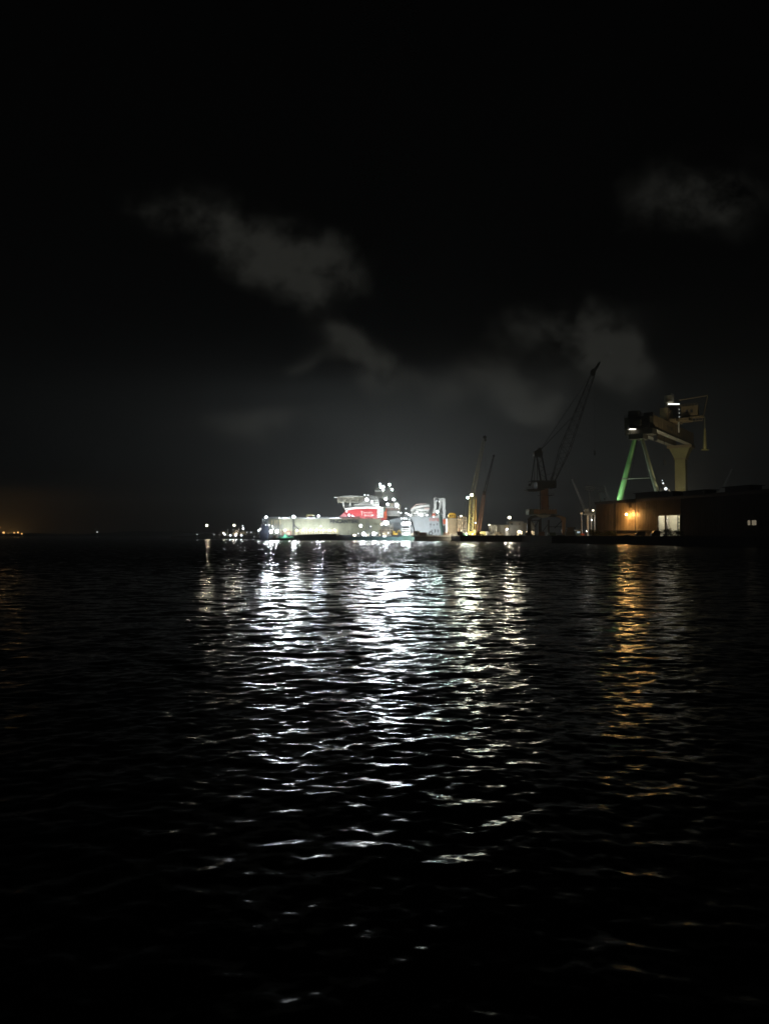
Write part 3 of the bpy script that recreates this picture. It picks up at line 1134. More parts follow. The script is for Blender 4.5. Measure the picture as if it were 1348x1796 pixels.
for x, y, r, k, sz in ((632.4, 922.2, 1.25, .9, .8), (637.4, 936.6, 1.45, .9, 1), (655.4, 936.4, 1.5, .9, 1), (650.0, 923.4, .55, .5, 1), (621.5, 938.8, .8, .5, 1.7), (628.0, 935.8, .55, .5, 1), (645.2, 938.8, .6, .5, 1),
                       (676.6, 917.0, 1.7, .9, 1.2), (669.2, 919.4, .9, .6, 1), (681.4, 919.6, .7, .5, 1), (666.0, 938.2, .6, .5, 1), (672.0, 936.0, .6, .5, 1), (680.5, 934.8, .6, .5, 1), (674.0, 941.0, .9, .6, 1.3), (661, 935, .6, .4, 1)):
    q = at(x, y, W + 1.2)
    MB().tube((q.x, W + 2.0 + r * .4, 2.6), (q.x, W + 2.0 + r * .4, q.z + r), .14, .1, 6).build('lamp_post', M_STEEL, wb)
    flood(wb, q, r, 'warm' if int(x) % 3 == 0 else 'white', k * .19, sz)


root = thing('excavator', 'small yellow excavator parked on the lit work barge', 'excavator', (xat(692.5, W), W + 3, 2.5))
m = MB()
m.pbox(688.4, 697.0, 938.2, 941.4, W + 1.5, 3.0)
m.build('tracks', M_BLACK, root)
m = MB()
m.pbox(688.8, 696.8, 935.0, 938.2, W + 1.4, 3.2)
m.build('body', M_YELLOW, root)
m = MB()
m.pbox(689.2, 692.6, 931.4, 935.0, W + 1.4, 1.6)
m.build('cab', M_YELLOW, root)
m = MB()
m.bar(at(695.8, 935, W + 2), at(699.5, 930, W + 2), .5)
m.bar(at(699.5, 930, W + 2), at(702.5, 936.4, W + 2), .4)
m.build('boom', M_YELLOW, root)
m = MB().pprism([(701.6, 936), (703.6, 936.4), (703.2, 938.6), (701.2, 938.2)], W + 1.4, 1.2)
m.build('bucket', M_DARK, root)

# floodlit white workboat
V = 474.0
root = thing('workboat', 'white workboat with a wide glaring floodlight bank over its wheelhouse', 'boat', (xat(713, V), V + 4, 0))
m = MB()
m.pprism([(699, 940.4), (707, 939.0), (731, 939.0), (729, 949), (702, 949)], V, 7)
m.build('hull', M_DKGREEN, root)
m = MB()
m.pbox(704, 719.5, 930.2, 939.0, V + 1.2, 4.5)
m.build('wheelhouse', M_WHITE, root)
for x in (705.2, 708.8, 712.4, 716.0):
    MB().pbox(x, x + 2.4, 931.6, 934.4, V + 1.13, .1).build('window', M_GLASS, root)
m = MB()
m.pbox(703.2, 720.2, 926.6, 928.4, V + 1, 5)
for x in (704, 711.5, 719):
    m.bar(at(x, 928.4, V + 1.5), at(x, 930.2, V + 1.5), .2)
m.build('upper_deck', M_WHITE, root)
m = MB()
for x in (705.2, 718.6):
    m.bar(at(x, 926.6, V + 2), at(x, 914.6, V + 2), .35)
m.bar(at(704.4, 922.4, V + 2), at(719.4, 922.4, V + 2), .3)
m.build('light_gantry', M_STEEL, root)
for x in (707.6, 712.2, 716.4):
    flood(root, at(x, 918.6, V + 1), 1.35, 'white', .25, 1.15)
wash(root, at(712, 938.0, V + .3), at(712, 930, V + 2), 60)  # added fill lamp for the wheelhouse front
m = MB()
m.bar(at(719.5, 939, V + .5), at(727, 934.5, V + .5), .4)
m.pbox(721.5, 724.5, 934.8, 939, V + 1, 2)
m.build('deck_gear', M_CREAM, root)

# ================================================================== blue-grey ship
G = 492.0
s2 = thing('grey_ship', 'blue grey flat sided ship with a tall white stern frame behind the pier', 'ship', (xat(748, G), G + 10, 1))
m = MB()
m.pprism([(717.5, 906.6), (735, 905.4), (753, 906.4), (776.5, 907.8), (776.5, 947), (722, 947), (719.5, 925)], G, 22)
m.build('hull', M_BLUEGREY, s2)
m = MB()
m.path([at(720.6, 910, G - .4), at(723.0, 918, G - .4), at(725.6, 928, G - .5), at(727.4, 938, G - .6)], .42, 8)
m.path([at(721.4, 912, G - .4), at(720.8, 926, G - .4), at(722.2, 938, G - .6)], .25, 8)
m.build('hanging_hose', M_RUBBER, s2)
m = MB()
m.rail(at(718, 906.3, G + .2), at(754, 905.8, G + .2), 1.1, 16, .1)
m.build('railing', M_WHITE, s2)
# pipe-rack superstructure sloping up
m = MB()
m.pbox(722, 751, 899.2, 905.6, G + 3, 9)
m.pprism([(719, 895.5), (726, 888.8), (736, 886.4), (752, 885.0), (753, 888.0), (737, 890.0), (728, 892.4), (721, 897.4)], G + 2, 8)
m.pbox(730, 752, 893.6, 895.6, G + 2.5, 8)
for x in np.arange(722, 752, 3.5):
    m.bar(at(x, 899.2, G + 2.6), at(x + .4, 890, G + 2.6), .3)
for x in np.arange(722, 750, 5.2):
    m.bar(at(x, 899, G + 2.4), at(x + 3.4, 892, G + 2.4), .22)
m.build('superstructure', M_WHITE, s2)
for x in np.arange(724, 750, 4.4):
    MB().pbox(x, x + 2.6, 901, 903.2, G + 2.93, .1).build('window', M_GLASS, s2)
m = MB()
m.path([at(720, 893, G + 2), at(730, 884.6, G + 2), at(741, 883.8, G + 2), at(746.5, 883.2, G + 2)], .35, 8)
m.pbox(744, 752.8, 890.2, 893.5, G + 2.2, 4)
m.build('pipework', mat('pinkish_pipe_paint', (0.55, 0.42, 0.38), 0.5), s2)
# red row and dark openings on the stern quarter
m = MB()
for i, x in enumerate((753.0, 757.2, 761.6, 765.8)):
    m.pbox(x, x + .8, 909.2, 914.2, G - .1, .08)
    m.pbox(x + .8, x + 3.0, 909.2, 910.2, G - .1, .08)
    m.pbox(x + .8, x + 2.6, 911.4 + (i % 2) * .5, 912.4 + (i % 2) * .5, G - .1, .08)
    if i % 2:
        m.pbox(x + 2.6, x + 3.3, 910.3, 914.2, G - .1, .08)
m.build('red_markings', M_ORANGE, s2)
m = MB()
for x, y, w_, h_ in ((753.4, 918.2, 2.6, 3.2), (759.4, 919.2, 2.2, 2.6), (765.6, 917.6, 1.8, 3.6), (753.8, 923.4, 1.4, 1.6), (761.6, 928.2, 2.2, 6), (766.8, 928.6, 1.8, 5.4), (756, 929, 1.8, 4)):
    m.pbox(x, x + w_, y, y + h_, G - .1, .08)
m.build('hull_openings', M_BLACK, s2)
# the stern A-frame
m = MB()
fr = [(757.4, 906), (759.4, 896), (761.2, 888), (761.4, 877), (764.6, 876.6), (765.2, 886), (764.0, 897), (762.4, 906)]
m.pprism(fr, G - 1.4, 3)
m.pprism([(774.6, 876.4), (780.6, 876.8), (781.0, 899), (779.8, 921), (776.4, 921), (776.6, 900)], G - 1.4, 3)
m.pprism([(760.6, 873.4), (765, 872.4), (771, 873.6), (779.6, 873.4), (780.8, 877.0), (779, 879.8), (761, 879.8)], G - 2.0, 4.2)
m.build('stern_frame', M_WHITE, s2)
m = MB()
m.path([at(772.4, 880, G - 1), at(771.8, 887, G - 1), at(770.0, 893, G - 1), at(768.2, 899, G - 1), at(768.8, 905, G - 1)], .7, 8)
for y in (884, 889, 894, 899):
    m.bar(at(770.4, y, G - .8), at(775.5, y + 1.5, G - .8), .3)
m.pbox(762, 773, 905.2, 907.6, G - 1.2, 3)
m.build('inner_strut', M_WHITE, s2)
m = MB()
m.bar(at(762.5, 872.6, G), at(762.5, 870.5, G), .2)
m.bar(at(769, 872.6, G), at(769, 869.5, G), .2)
m.ball(at(765.5, 877.0, G - 2.6), (1.5, .8, 1.0), 2)
m.pbox(756.4, 761, 880.0, 881.2, G - 1, 1)
m.build('sheave_gear', M_STEEL, s2)
m = MB()
m.path([at(771.6, 905, G - 2.2), at(771.8, 913, G - 2.2), at(773.0, 922, G - 2.2), at(774.6, 932, G - 2.2), at(775.2, 943, G - 2.2)], .85, 8)
m.build('green_hose', M_DKGREEN, s2)
m = MB()
m.pbox(776.8, 783.4, 910.6, 919.4, G - 3, 3)
m.build('orange_buoyancy_block', M_ORANGE, s2)
m = MB()
m.pbox(757.6, 763.2, 900.6, 905, G - 1.9, 1.6)
m.build('orange_winch', M_ORANGE, s2)
for x, y, r, k, t in ((738.6, 903.4, .85, .6, 'white'), (748.6, 903.4, .7, .5, 'white'), (766.6, 897.4, .9, .6, 'green'), (712.0, 900.2, .6, .5, 'white'), (716.4, 902.4, .6, .5, 'white'), (719.6, 904.0, .55, .4, 'white'), (711.6, 892.0, .4, .3, 'white'),
                      (703.8, 909.4, .5, .4, 'white'), (708.2, 909.2, .5, .4, 'white'), (712.2, 909.2, .45, .4, 'white'), (702.8, 899.5, .5, .4, 'white'), (731, 897.5, .45, .3, 'white'), (760, 906.0, .5, .4, 'white')):
    flood(s2, at(x, y, G - 1.8), r, t, k)
m = MB()
m.pbox(700.5, 719, 910.2, 912, G - 1.2, 1.5)
for x in (702, 707, 712, 717):
    m.bar(at(x, 912, G - .6), at(x, 905, G - .6), .25)
m.bar(at(701, 905, G - .6), at(719, 904.2, G - .6), .25)
m.build('forward_lamp_rack', M_STEEL, s2)
for x, y, Y_, k in () and ((730, 897, G - 4, 4), (745, 897, G - 4, 4), (769, 884, G - 6, 4), (778, 902, G - 6, 3), (766, 913, G - 7, 4), (740, 916, G - 12, 6), (730, 926, G - 12, 5), (752, 926, G - 12, 5)):
    bulb(s2, at(x, y, Y_), .28, 'cool', k, 'deck_lamp')

# ================================================================== cream block, yellow cabin, scaffold
K = 448.0
root = thing('storage_block', 'cream clad windowless block standing between ship stern and scaffold', 'building', (xat(793, K), K + 6, 3))
m = MB()
m.pbox(784.2, 802.5, 910.4, 941.6, K, 12)
for x in np.arange(786, 802, 2.6):
    m.bar(at(x, 911, K - .06), at(x, 941, K - .06), .12)
m.build('wall', M_CREAM, root)
m = MB().pbox(783.8, 803.0, 909.2, 910.4, K - .4, 12.8)
m.build('roof', M_STEEL, root)
root2 = thing('control_cabin', 'yellow control cabin with three dark windows perched on the cream block', 'cabin', (xat(793, K), K + 4, zat(909, K)))
m = MB()
m.pprism([(786.2, 909.2), (786.4, 902.2), (788.6, 899.6), (797.4, 899.6), (799.4, 902.2), (799.6, 909.2)], K + 1.4, 4)
m.build('body', M_YELLOW, root2)
for x in (788.4, 792.0, 795.6):
    m = MB().pbox(x, x + 1.9, 903.2, 906.4, K + 1.32, .1)
    m.build('window', M_GLASS, root2)
m = MB().bar(at(792, 899.6, K + 3), at(792, 896.8, K + 3), .15)
m.bar(at(789, 899.6, K + 3), at(789, 898, K + 3), .12)
m.build('aerial', M_YELLOW, root2)
wash(root, at(792, 938.4, K - 16), at(793, 922, K), 330, 'warm')  # added fill lamp for the block front
wash(root2, at(793, 908.8, K - .3), at(793, 904, K + 1.5), 14, 'warm')  # added fill lamp for the cabin face

root = thing('scaffold_tower', 'pale tangled scaffold tower beside the yellow crawler crane', 'scaffold', (xat(810, K - 10), K - 8, 3))
m = MB()
cols_ = [803.0, 806.6, 810.2, 813.8, 817.4]
lv = [941, 935, 929, 923, 917, 911, 905.5]
for Y_ in (K - 10, K - 5):
    for x in cols_:
        m.bar(at(x, 941.5, Y_), at(x, 905.5, Y_), .24)
    for y in lv[1:]:
        m.bar(at(cols_[0], y, Y_), at(cols_[-1], y, Y_), .2)
    for i in range(4):
        for j in range(6):
            if (i + j) % 2 == 0:
                m.bar(at(cols_[i], lv[j], Y_), at(cols_[i + 1], lv[j + 1], Y_), .22)
            else:
                m.bar(at(cols_[i + 1], lv[j], Y_), at(cols_[i], lv[j + 1], Y_), .22)
m.build('tubes', mat('scaffold_cream', (0.60, 0.50, 0.38), 0.5), root)
m = MB()
for y, xa, xb in ((929, 803, 812), (917, 806, 818), (911, 803, 811)):
    m.pbox(xa, xb, y, y + .5, K - 10, 5)
m.pprism([(803.6, 941), (803.6, 926), (805.2, 926), (805.2, 941)], K - 10.3, .3)
m.build('boards', M_RUST, root)
m = MB().ball(at(810, 932.6, K - 10.4), (1.3, .8, 1.3), 2)
m.build('white_sheet', M_WHITE, root)
flood(root, at(808.2, 905.2, K - 10.6), .6, 'warm', .45)


wash(wb, at(690, 925, W + 6), at(688, 892, S), 800)  # this run of fill lamps is added to brighten ships, barge and scaffold
wash(wb, at(640, 938, W + .4), at(640, 935, W + 12), 120)
wash(wb, at(676, 939, W + .3), at(676, 930, W + 3), 90, 'warm')
wash(wb, at(660, 941, W + 8), at(660, 918, D), 300)
wash(s2, at(728, 937.6, G - 46), at(735, 922, G), 1750)
wash(s2, at(752, 937.6, G - 46), at(752, 922, G), 1750)
wash(s2, at(746, 937.6, G - 46), at(768, 885, G), 6800)
wash(s2, at(736, 904.5, G - .4), at(738, 890, G + 3), 190)
wash(root, at(808, 938.6, K - 26), at(809, 922, K - 8), 800, 'warm')

for x, k_ in ((722, 1.6), (745, 1.6), (768, 1.1)):  # unseen lamps added behind the hull to light the haze
    bulb(s2, at(x, 909.5, G + 22.6), .5, 'white', UPGLOW * k_, 'stern_glow_lamp')

# ================================================================== quay ground
GZ = 3.0


def shed_pt(t, out=0.0, z=0.0):
    """point on the big shed's front line, t along it, pushed out towards the water"""
    return Vector((94.4 + 28.2 * t - 0.958 * out, 330.0 - 94.0 * t - 0.287 * out, z))


e0, e1, e2 = shed_pt(0, 15), shed_pt(1.0, 14), shed_pt(2.2, 14)
edge = [(41, 403), (73, 394), (75, 332), (e0.x, e0.y), (e1.x, e1.y), (e2.x, e2.y), (420, e2.y), (420, 640), (17, 640), (17, 520), (38, 470)]
m = MB()
n_ = len(edge)
m.add([(x, y, GZ) for x, y in edge] + [(x, y, -1.2) for x, y in edge], [tuple(range(n_))] + [(i, (i + 1) % n_, n_ + (i + 1) % n_, n_ + i) for i in range(n_)])
m.build('quay', mat('near_black_quay', (.018, .018, .018), .9, 0, .3, .15), kind='structure')  # base colour lowered until the quay reads near black
# concrete kerb along the quay edge
m = MB()
for (xa, ya), (xb, yb) in zip(edge[:5], edge[1:6]):
    m.bar((xa + .4, ya + .4, GZ + .12), (xb + .4, yb + .4, GZ + .12), .5, .24)
m.build('quay_kerb', mat('near_black_kerb', (.03, .03, .028), .9, 0, .3, .3), kind='structure')  # kerb colour lowered in the same way

# pier on piles in front of the grey ship
PR = 438.0
pier = thing('pier', 'concrete pier on short piles with dark gaps running before the grey ship', 'pier', (xat(765, PR), PR + 4, 0))
m = MB()
m.box((xat(722, PR), PR, 2.5), (xat(806, PR), PR + 9, 3.3))
m.build('deck', M_CONC, pier)
m = MB()
m.box((xat(727, PR), PR - .3, .75), (xat(803, PR), PR + .3, 1.25))
m.build('lower_beam', M_CONC, pier)
pm = None
for x in np.arange(728, 804, 3.8):
    X_ = xat(x, PR)
    if pm is None:
        pm = MB().box((X_ - .28, PR + .02, -1.5), (X_ + .28, PR + .6, 2.5)).build('pile', M_CONC, pier)
        px0 = X_
    else:
        c_ = pm.copy()
        COL.objects.link(c_)
        c_.parent = pier
        c_.location = Vector(pm.location) + Vector((X_ - px0, 0, 0))
m = MB()
m.box((xat(727, PR), PR + 4, -1), (xat(803, PR), PR + 4.3, 2.5))
m.build('rear_wall', M_BLACK, pier)
m = MB().rail((xat(735, PR), PR + 1, 3.3), (xat(803, PR), PR + 1, 3.3), 1.0, 26, .07)
m.build('railing', M_STEEL, pier)
for x, col_, lab in ((730.5, M_CREAM, 'cream site container at the dark end of the pier'), (741.5, M_RUST, 'rust brown skip on the pier under the blue grey hull'), (783.0, M_RUST, 'brown timber stack on the pier before the orange block')):
    root = thing('site_container' if 'container' in lab else ('waste_skip' if 'skip' in lab else 'timber_stack'), lab, 'container' if 'container' in lab else ('skip' if 'skip' in lab else 'timber'), (xat(x, PR), PR + 4, 3.3))
    X_ = xat(x, PR)
    m = MB()
    if 'timber' in lab:
        for j in range(4):
            for i in range(5):
                m.box((X_ - 1.6 + i * .66, PR + 2, 3.3 + j * .45), (X_ - 1.6 + i * .66 + .6, PR + 5.5, 3.3 + j * .45 + .4))
        m.build('planks', col_, root)
    elif 'skip' in lab:
        m.prism([(X_ - 2.6, PR + 2, 4.9), (X_ + 2.6, PR + 2, 4.9), (X_ + 1.7, PR + 2, 3.3), (X_ - 1.7, PR + 2, 3.3)], 2.2)
        m.build('bin', col_, root)
        MB().box((X_ - 2.7, PR + 1.9, 4.9), (X_ + 2.7, PR + 2.1, 5.05)).build('rim', M_DARK, root)
    else:
        m.box((X_ - 1.8, PR + 2, 3.4), (X_ + 1.8, PR + 4.6, 5.9))
        for i in range(9):
            m.box((X_ - 1.7 + i * .4, PR + 1.94, 3.5), (X_ - 1.55 + i * .4, PR + 2, 5.8))
        m.build('body', col_, root)
        MB().box((X_ - .6, PR + 1.9, 3.5), (X_ + .4, PR + 1.95, 5.5)).build('door', M_DARK, root)
# black rubber heap and lifting frame on the pier
root = thing('rubber_fender', 'round black rubber fender lying on the pier below the red hull marks', 'fender', (xat(755.5, PR), PR + 2, 3.3))
m = MB()
for i in range(16):
    a0, a1 = 2 * math.pi * i / 16, 2 * math.pi * (i + 1) / 16
    cx, cz = xat(755.5, PR), 4.55
    m.tube((cx + 1.0 * math.cos(a0), PR + 2, cz + .95 * math.sin(a0)), (cx + 1.0 * math.cos(a1), PR + 2, cz + .95 * math.sin(a1)), .32, .32, 6)
m.build('ring', M_RUBBER, root)
root = thing('bollard', 'pale V shaped mooring bollard on the pier edge beside the rubber fender', 'bollard', (xat(748.2, PR), PR + 1, 3.3))
m = MB()
m.bar((xat(748.2, PR), PR + .8, 3.3), (xat(746.8, PR), PR + .8, 4.7), .35)
m.bar((xat(748.2, PR), PR + .8, 3.3), (xat(749.9, PR), PR + .8, 4.7), .35)
m.build('horns', M_STEEL, root)
m = MB().box((xat(748.2, PR) - .6, PR + .4, 3.3), (xat(748.2, PR) + .6, PR + 1.2, 3.5))
m.build('base_plate', M_STEEL, root)

# ================================================================== yellow crawler crane and slim dark crane
C1 = 428.0
cr = thing('crawler_crane', 'tall yellow lattice boom crane standing on the quay by the scaffold', 'crane', (xat(828, C1), C1 + 3, GZ))
m = MB()
for dx_ in (0, 5.2):
    m.pprism([(820.5, 941.4), (821.5, 938.6), (834.5, 938.6), (835.5, 941.4)], C1 + 0.5 + dx_, 1.4)
m.build('crawler_track', M_BLACK, cr)
m = MB()
m.pbox(821.5, 834.5, 932.0, 938.4, C1 + 1.2, 5)
m.build('machine_house', M_YELLOW, cr)
m = MB()
m.pbox(829.6, 834.2, 929.0, 935.5, C1 + 0.6, 2)
m.build('cab', M_PALEYELLOW, cr)
m = MB()
m.lattice(at(824.6, 936.5, C1 + 3.5), at(827.6, 868.5, C1 + 3.5), 2.6, 2.3, 13, .26, lace=.16)
m.build('lower_boom', M_PALEYELLOW, cr)
m = MB()
m.lattice(at(827.6, 868.5, C1 + 3.5), at(848.6, 769, C1 + 3.5), 2.1, 1.3, 22, .18, lace=.12)
m.build('upper_boom', mat('faded_olive_boom', (0.34, 0.32, 0.22), 0.6), cr)
m = MB()
m.pprism([(846.4, 764.6), (850.2, 763.4), (853.4, 766.0), (851.8, 769.6), (847.4, 769.4)], C1 + 2.8, 1.4)
m.tube(at(851, 772, C1 + 2.6), at(851, 772, C1 + 4.4), .7, .7, 10)
m.build('boom_head', M_BLACK, cr)
m = MB()
m.bar(at(832.5, 936, C1 + 3.5), at(835.0, 872, C1 + 3.5), .45)
m.bar(at(836.0, 936, C1 + 3.5), at(833.8, 880, C1 + 3.5), .3)
m.bar(at(829, 934, C1 + 3.5), at(834.6, 874, C1 + 3.5), .3)
for k_ in range(1, 9):
    y = 936 - k_ * 7
    m.bar(at(825.2, y, C1 + 3.5), at(833.6, y - 3, C1 + 3.5), .14)
m.build('back_mast', mat('ochre_mast_paint', (0.42, 0.27, 0.08), 0.55), cr)
m = MB()
m.tube(at(850.6, 771, C1 + 3.2), at(851.5, 905, C1 + 3.2), .05, .05, 5)
m.tube(at(834.8, 872, C1 + 3.4), at(848.4, 768, C1 + 3.4), .05, .05, 5)
m.build('hoist_rope', M_ROPE, cr)
for xa, xb in ((820.2, 810.5), (822.5, 815.5), (819.0, 806.0)):
    pass
m = MB()
m.bar(at(821.5, 874, C1 + 2.8), at(828.0, 868.5, C1 + 2.8), .25)
m.bar(at(819.4, 874.2, C1 + 2.8), at(825.6, 876.2, C1 + 2.8), .2)
m.build('lamp_bracket', M_DARK, cr)
flood(cr, at(820.0, 872.8, C1 + 2.0), .85, 'green', .8)
flood(cr, at(826.8, 868.2, C1 + 2.0), .95, 'warm', .8)
flood(cr, at(833.4, 917.0, C1 + .2), .45, 'white', .4)
flood(cr, at(828.2, 936.4, C1 + .2), .35, 'white', .4)
wash(cr, at(823, 938.4, C1 - 13), at(827, 915, C1 + 3), 900, 'warm')  # added pair of fill lamps brightening the booms
wash(cr, at(821, 938.4, C1 - 13), at(831, 860, C1 + 3), 1500, 'warm')

C2 = 424.0
c2 = thing('telescopic_crane', 'slim dark jointed crane leaning behind the yellow lattice boom', 'crane', (xat(838, C2), C2 + 3, GZ))
m = MB()
m.pbox(836, 845, 936, 939.4, C2 + 1, 3.4)
m.build('carrier', M_RUST, c2)
for x in (837.2, 840.4, 843.6):
    w0 = at(x, 940.3, C2 + .8)
    MB().tube(w0, w0 + Vector((0, .8, 0)), .6, .6, 12).build('wheel', M_RUBBER, c2)
m = MB()
m.lattice(at(838.4, 936.5, C2 + 3), at(848.6, 866, C2 + 3), 1.7, 1.3, 14, .17, lace=.11)
m.build('lower_boom', M_RUST, c2)
m = MB()
m.lattice(at(848.6, 866, C2 + 3), at(865.4, 799.4, C2 + 3), 1.3, .6, 14, .22, lace=.16)
m.build('upper_boom', M_BLACK, c2)
m = MB()
m.ball(at(865.6, 799.4, C2 + 3), (.75, .6, .8), 2)
m.pbox(846.6, 851, 861, 868, C2 + 2.4, 1.2)
m.build('joint_block', M_BLACK, c2)
m = MB()
m.tube(at(862, 813, C2 + 3), at(863.6, 832, C2 + 3), .05, .05, 5)
m.tube(at(846.4, 886, C2 + 3), at(864.8, 801, C2 + 3), .05, .05, 5)
m.tube(at(840, 880, C2 + 3), at(838.2, 930, C2 + 3), .07, .07, 5)
m.build('stay_rope', M_ROPE, c2)

# thin floodlight stay pylon left of the boom
root = thing('stay_pylon', 'thin leaning stay pole pair beside the yellow crane lamps', 'mast', (xat(812, 432), 432, GZ))
m = MB()
m.tube(at(810.2, 941, 432), at(815.4, 880, 432), .14, .1, 6)
m.tube(at(814.8, 941, 432), at(819.0, 878, 432), .14, .1, 6)
m.build('pole', M_DARK, root)

# ================================================================== low buildings on the quay
H = 422.0
root = thing('yellow_generator', 'low pale yellow generator set on the quay between crane and grey building', 'generator', (xat(846, H), H, GZ))
m = MB()
m.pprism([(840.4, 940.4), (840.8, 934.6), (843.5, 932.4), (850.0, 932.0), (852.4, 935.0), (852.4, 940.4)], H, 3)
m.build('casing', M_PALEYELLOW, root)
m = MB()
m.pbox(842.5, 845.6, 936.0, 938.4, H - .05, .1)
m.build('grille', M_BLACK, root)
m = MB()
m.bar(at(845, 932, H + 1), at(844, 929.4, H + 1), .2)
m.bar(at(849, 932, H + 1), at(849.5, 930, H + 1), .2)
m.build('exhaust', M_DARK, root)
wash(root, at(846, 938.6, H - 9), at(846, 936, H), 130, 'warm')  # added fill lamp for the generator casing
root = thing('water_tank', 'small white upright tank next to the pale yellow generator', 'tank', (xat(854.4, H), H, GZ))
q = at(854.4, 940.6, H)
m = MB().tube((q.x, H + 1, GZ), (q.x, H + 1, zat(931.8, H)), .75, .75, 14)
m.build('shell', M_WHITE, root, smooth=False)
m = MB().tube((q.x, H + 1, zat(931.8, H)), (q.x, H + 1, zat(931.2, H)), .75, .3, 14)
m.build('lid', M_STEEL, root)

root = thing('workshop_building', 'flat grey quay workshop with a bright white arch by its door', 'building', (xat(880, H), H + 6, GZ))
m = MB()
m.pbox(861.5, 884.5, 921.2, 941.2, H + 1, 12)
m.build('wall', mat('grey_render', (0.36, 0.36, 0.34), 0.8, 0, .12, .2, streak=.4), root)
m = MB().pbox(861.0, 892.0, 920.0, 921.2, H + .7, 12.6)
m.build('roof', M_DARK, root)
m = MB()
m.pbox(884.5, 891.6, 921.2, 926.6, H + 1, 12)
m.pbox(884.5, 891.6, 926.6, 941.2, H + 8, 5)
m.build('lintel_wall', M_CREAM, root)
m = MB()
m.path([at(870.6, 941, H + .6), at(870.4, 926, H + .6), at(869.6, 922.6, H + .6), at(867.4, 921.6, H + .6), at(865.6, 923, H + .6)], .55, 8)
m.build('arch_duct', M_WHITE, root)
m = MB()
m.pbox(879.4, 881.2, 936.4, 941.2, H + .94, .1)
m.pbox(863.4, 864.8, 930, 941.2, H + .94, .1)
m.build('doorway', M_BLACK, root)
m = MB()
m.pbox(884.2, 885.6, 926.6, 941.2, H + .8, .5)
m.pbox(887.4, 888.3, 926.6, 935.8, H + 1.2, .3)
m.pbox(890.6, 891.9, 926.6, 941.2, H + .8, .5)
m.build('door_frame', M_STEEL, root)
bulb(root, at(888.4, 928.0, H + 4.0), .3, 'white', 4.0, 'ceiling_lamp')
flood(root, at(857.6, 920.8, H + .2), .5, 'warm', .35)
m = MB().tube(at(857.6, 941, H + .8), at(857.6, 920, H + .8), .12, .1, 6)
m.build('lamp_post', M_DARK, root)
wash(root, at(872, 938.6, H - 15), at(874, 928, H), 110, 'warm')  # added fill lamp for the workshop wall

H2 = 432.0
root = thing('site_office', 'two storey beige office block with two small windows behind the portal crane', 'building', (xat(907, H2), H2 + 5, GZ))
m = MB()
m.pbox(893.5, 917.5, 914.6, 931.6, H2, 10)
m.pbox(893.5, 906, 931.6, 941.2, H2, 10)
m.pbox(915.5, 922.0, 931.6, 941.2, H2, 10)
m.pbox(906, 937, 931.6, 941.2, H2 + 6, 4)
m.pbox(917.5, 937.5, 917.0, 931.4, H2 + .4, 9)
m.build('wall', mat('beige_render', (0.34, 0.30, 0.24), 0.8, 0, .12, .2, streak=.4), root)
m = MB().pbox(893.0, 918.2, 913.6, 914.6, H2 - .3, 10.6)
m.build('roof', M_DARK, root)
for x in (896.2, 909.6):
    m = MB().pbox(x, x + 2.2, 917.6, 920.8, H2 - .08, .1)
    m.build('window', M_GLASS, root)
for x in (910.5, 928.0):
    bulb(root, at(x, 932.2, H2 + 3.0), .3, 'warm', 6.0, 'ceiling_lamp')
wash(root, at(903, 938.6, H2 - 20), at(906, 924, H2), 170, 'warm')  # added fill lamp for the office front
mast(893.0, 907.8, 418.0, 'slim lamp post with one glaring white lamp beside the beige office block', GZ, .85, 'warm', 1.0, 'light_mast', 'light mast', None, 0.0, 0.8)
root = thing('parked_truck', 'dark flatbed truck parked under the portal crane', 'truck', (xat(918, 415), 415, GZ))
m = MB()
m.pbox(908.5, 926, 937.2, 938.6, 414.4, 2.4)
m.build('flatbed', M_DARK, root)
m = MB()
m.pprism([(926.4, 939.6), (926.4, 934.6), (929.6, 934.6), (931.2, 937), (931.4, 939.6)], 414.4, 2.4)
m.build('cab', M_DARK, root)
for x in (911, 914.5, 923, 929.4):
    w0 = at(x, 939.3, 414.2)
    MB().tube(w0, w0 + Vector((0, .5, 0)), .5, .5, 12).build('wheel', M_RUBBER, root)

# ================================================================== level-luffing portal crane
J = 408.0
pc = thing('portal_crane', 'tall dark level luffing crane on a rust brown portal with an A shaped top frame', 'crane', (xat(956, J), J + 6, GZ))
DARKCR = mat('dark_crane_paint', (0.022, 0.022, 0.021), 0.6, 0, .25, .3)
m = MB()
for Y_ in (J, J + 11):
    m.pprism([(922.0, 941.6), (924.0, 938.4), (939.0, 938.4), (941.0, 941.6)], Y_, 1.4)
    m.pprism([(976.0, 941.6), (978.0, 938.0), (993.0, 938.0), (995.0, 941.6)], Y_, 1.4)
m.build('bogie', M_BLACK, pc)
for Y_ in (J, J + 10.6):
    m = MB()
    m.pprism([(919.5, 938.6), (924.5, 932), (925.0, 911), (931.0, 905.0), (934, 905), (930.6, 914), (930.8, 933), (933.4, 938.6)], Y_, 1.8)
    m.build('leg', DARKCR, pc)
    m = MB()
    m.pprism([(990.6, 938.4), (992.0, 908.0), (984.0, 904.6), (975, 904.2), (975, 906.4), (982.4, 908.4), (985.6, 914), (985.8, 938.4)], Y_, 1.8)
    m.build('leg', mat('sodium_lit_leg_tone', (0.40, 0.20, 0.09), 0.6, 0, .2, .3, rust=.4), pc)  # sodium light on this leg is put into its colour
m = MB()
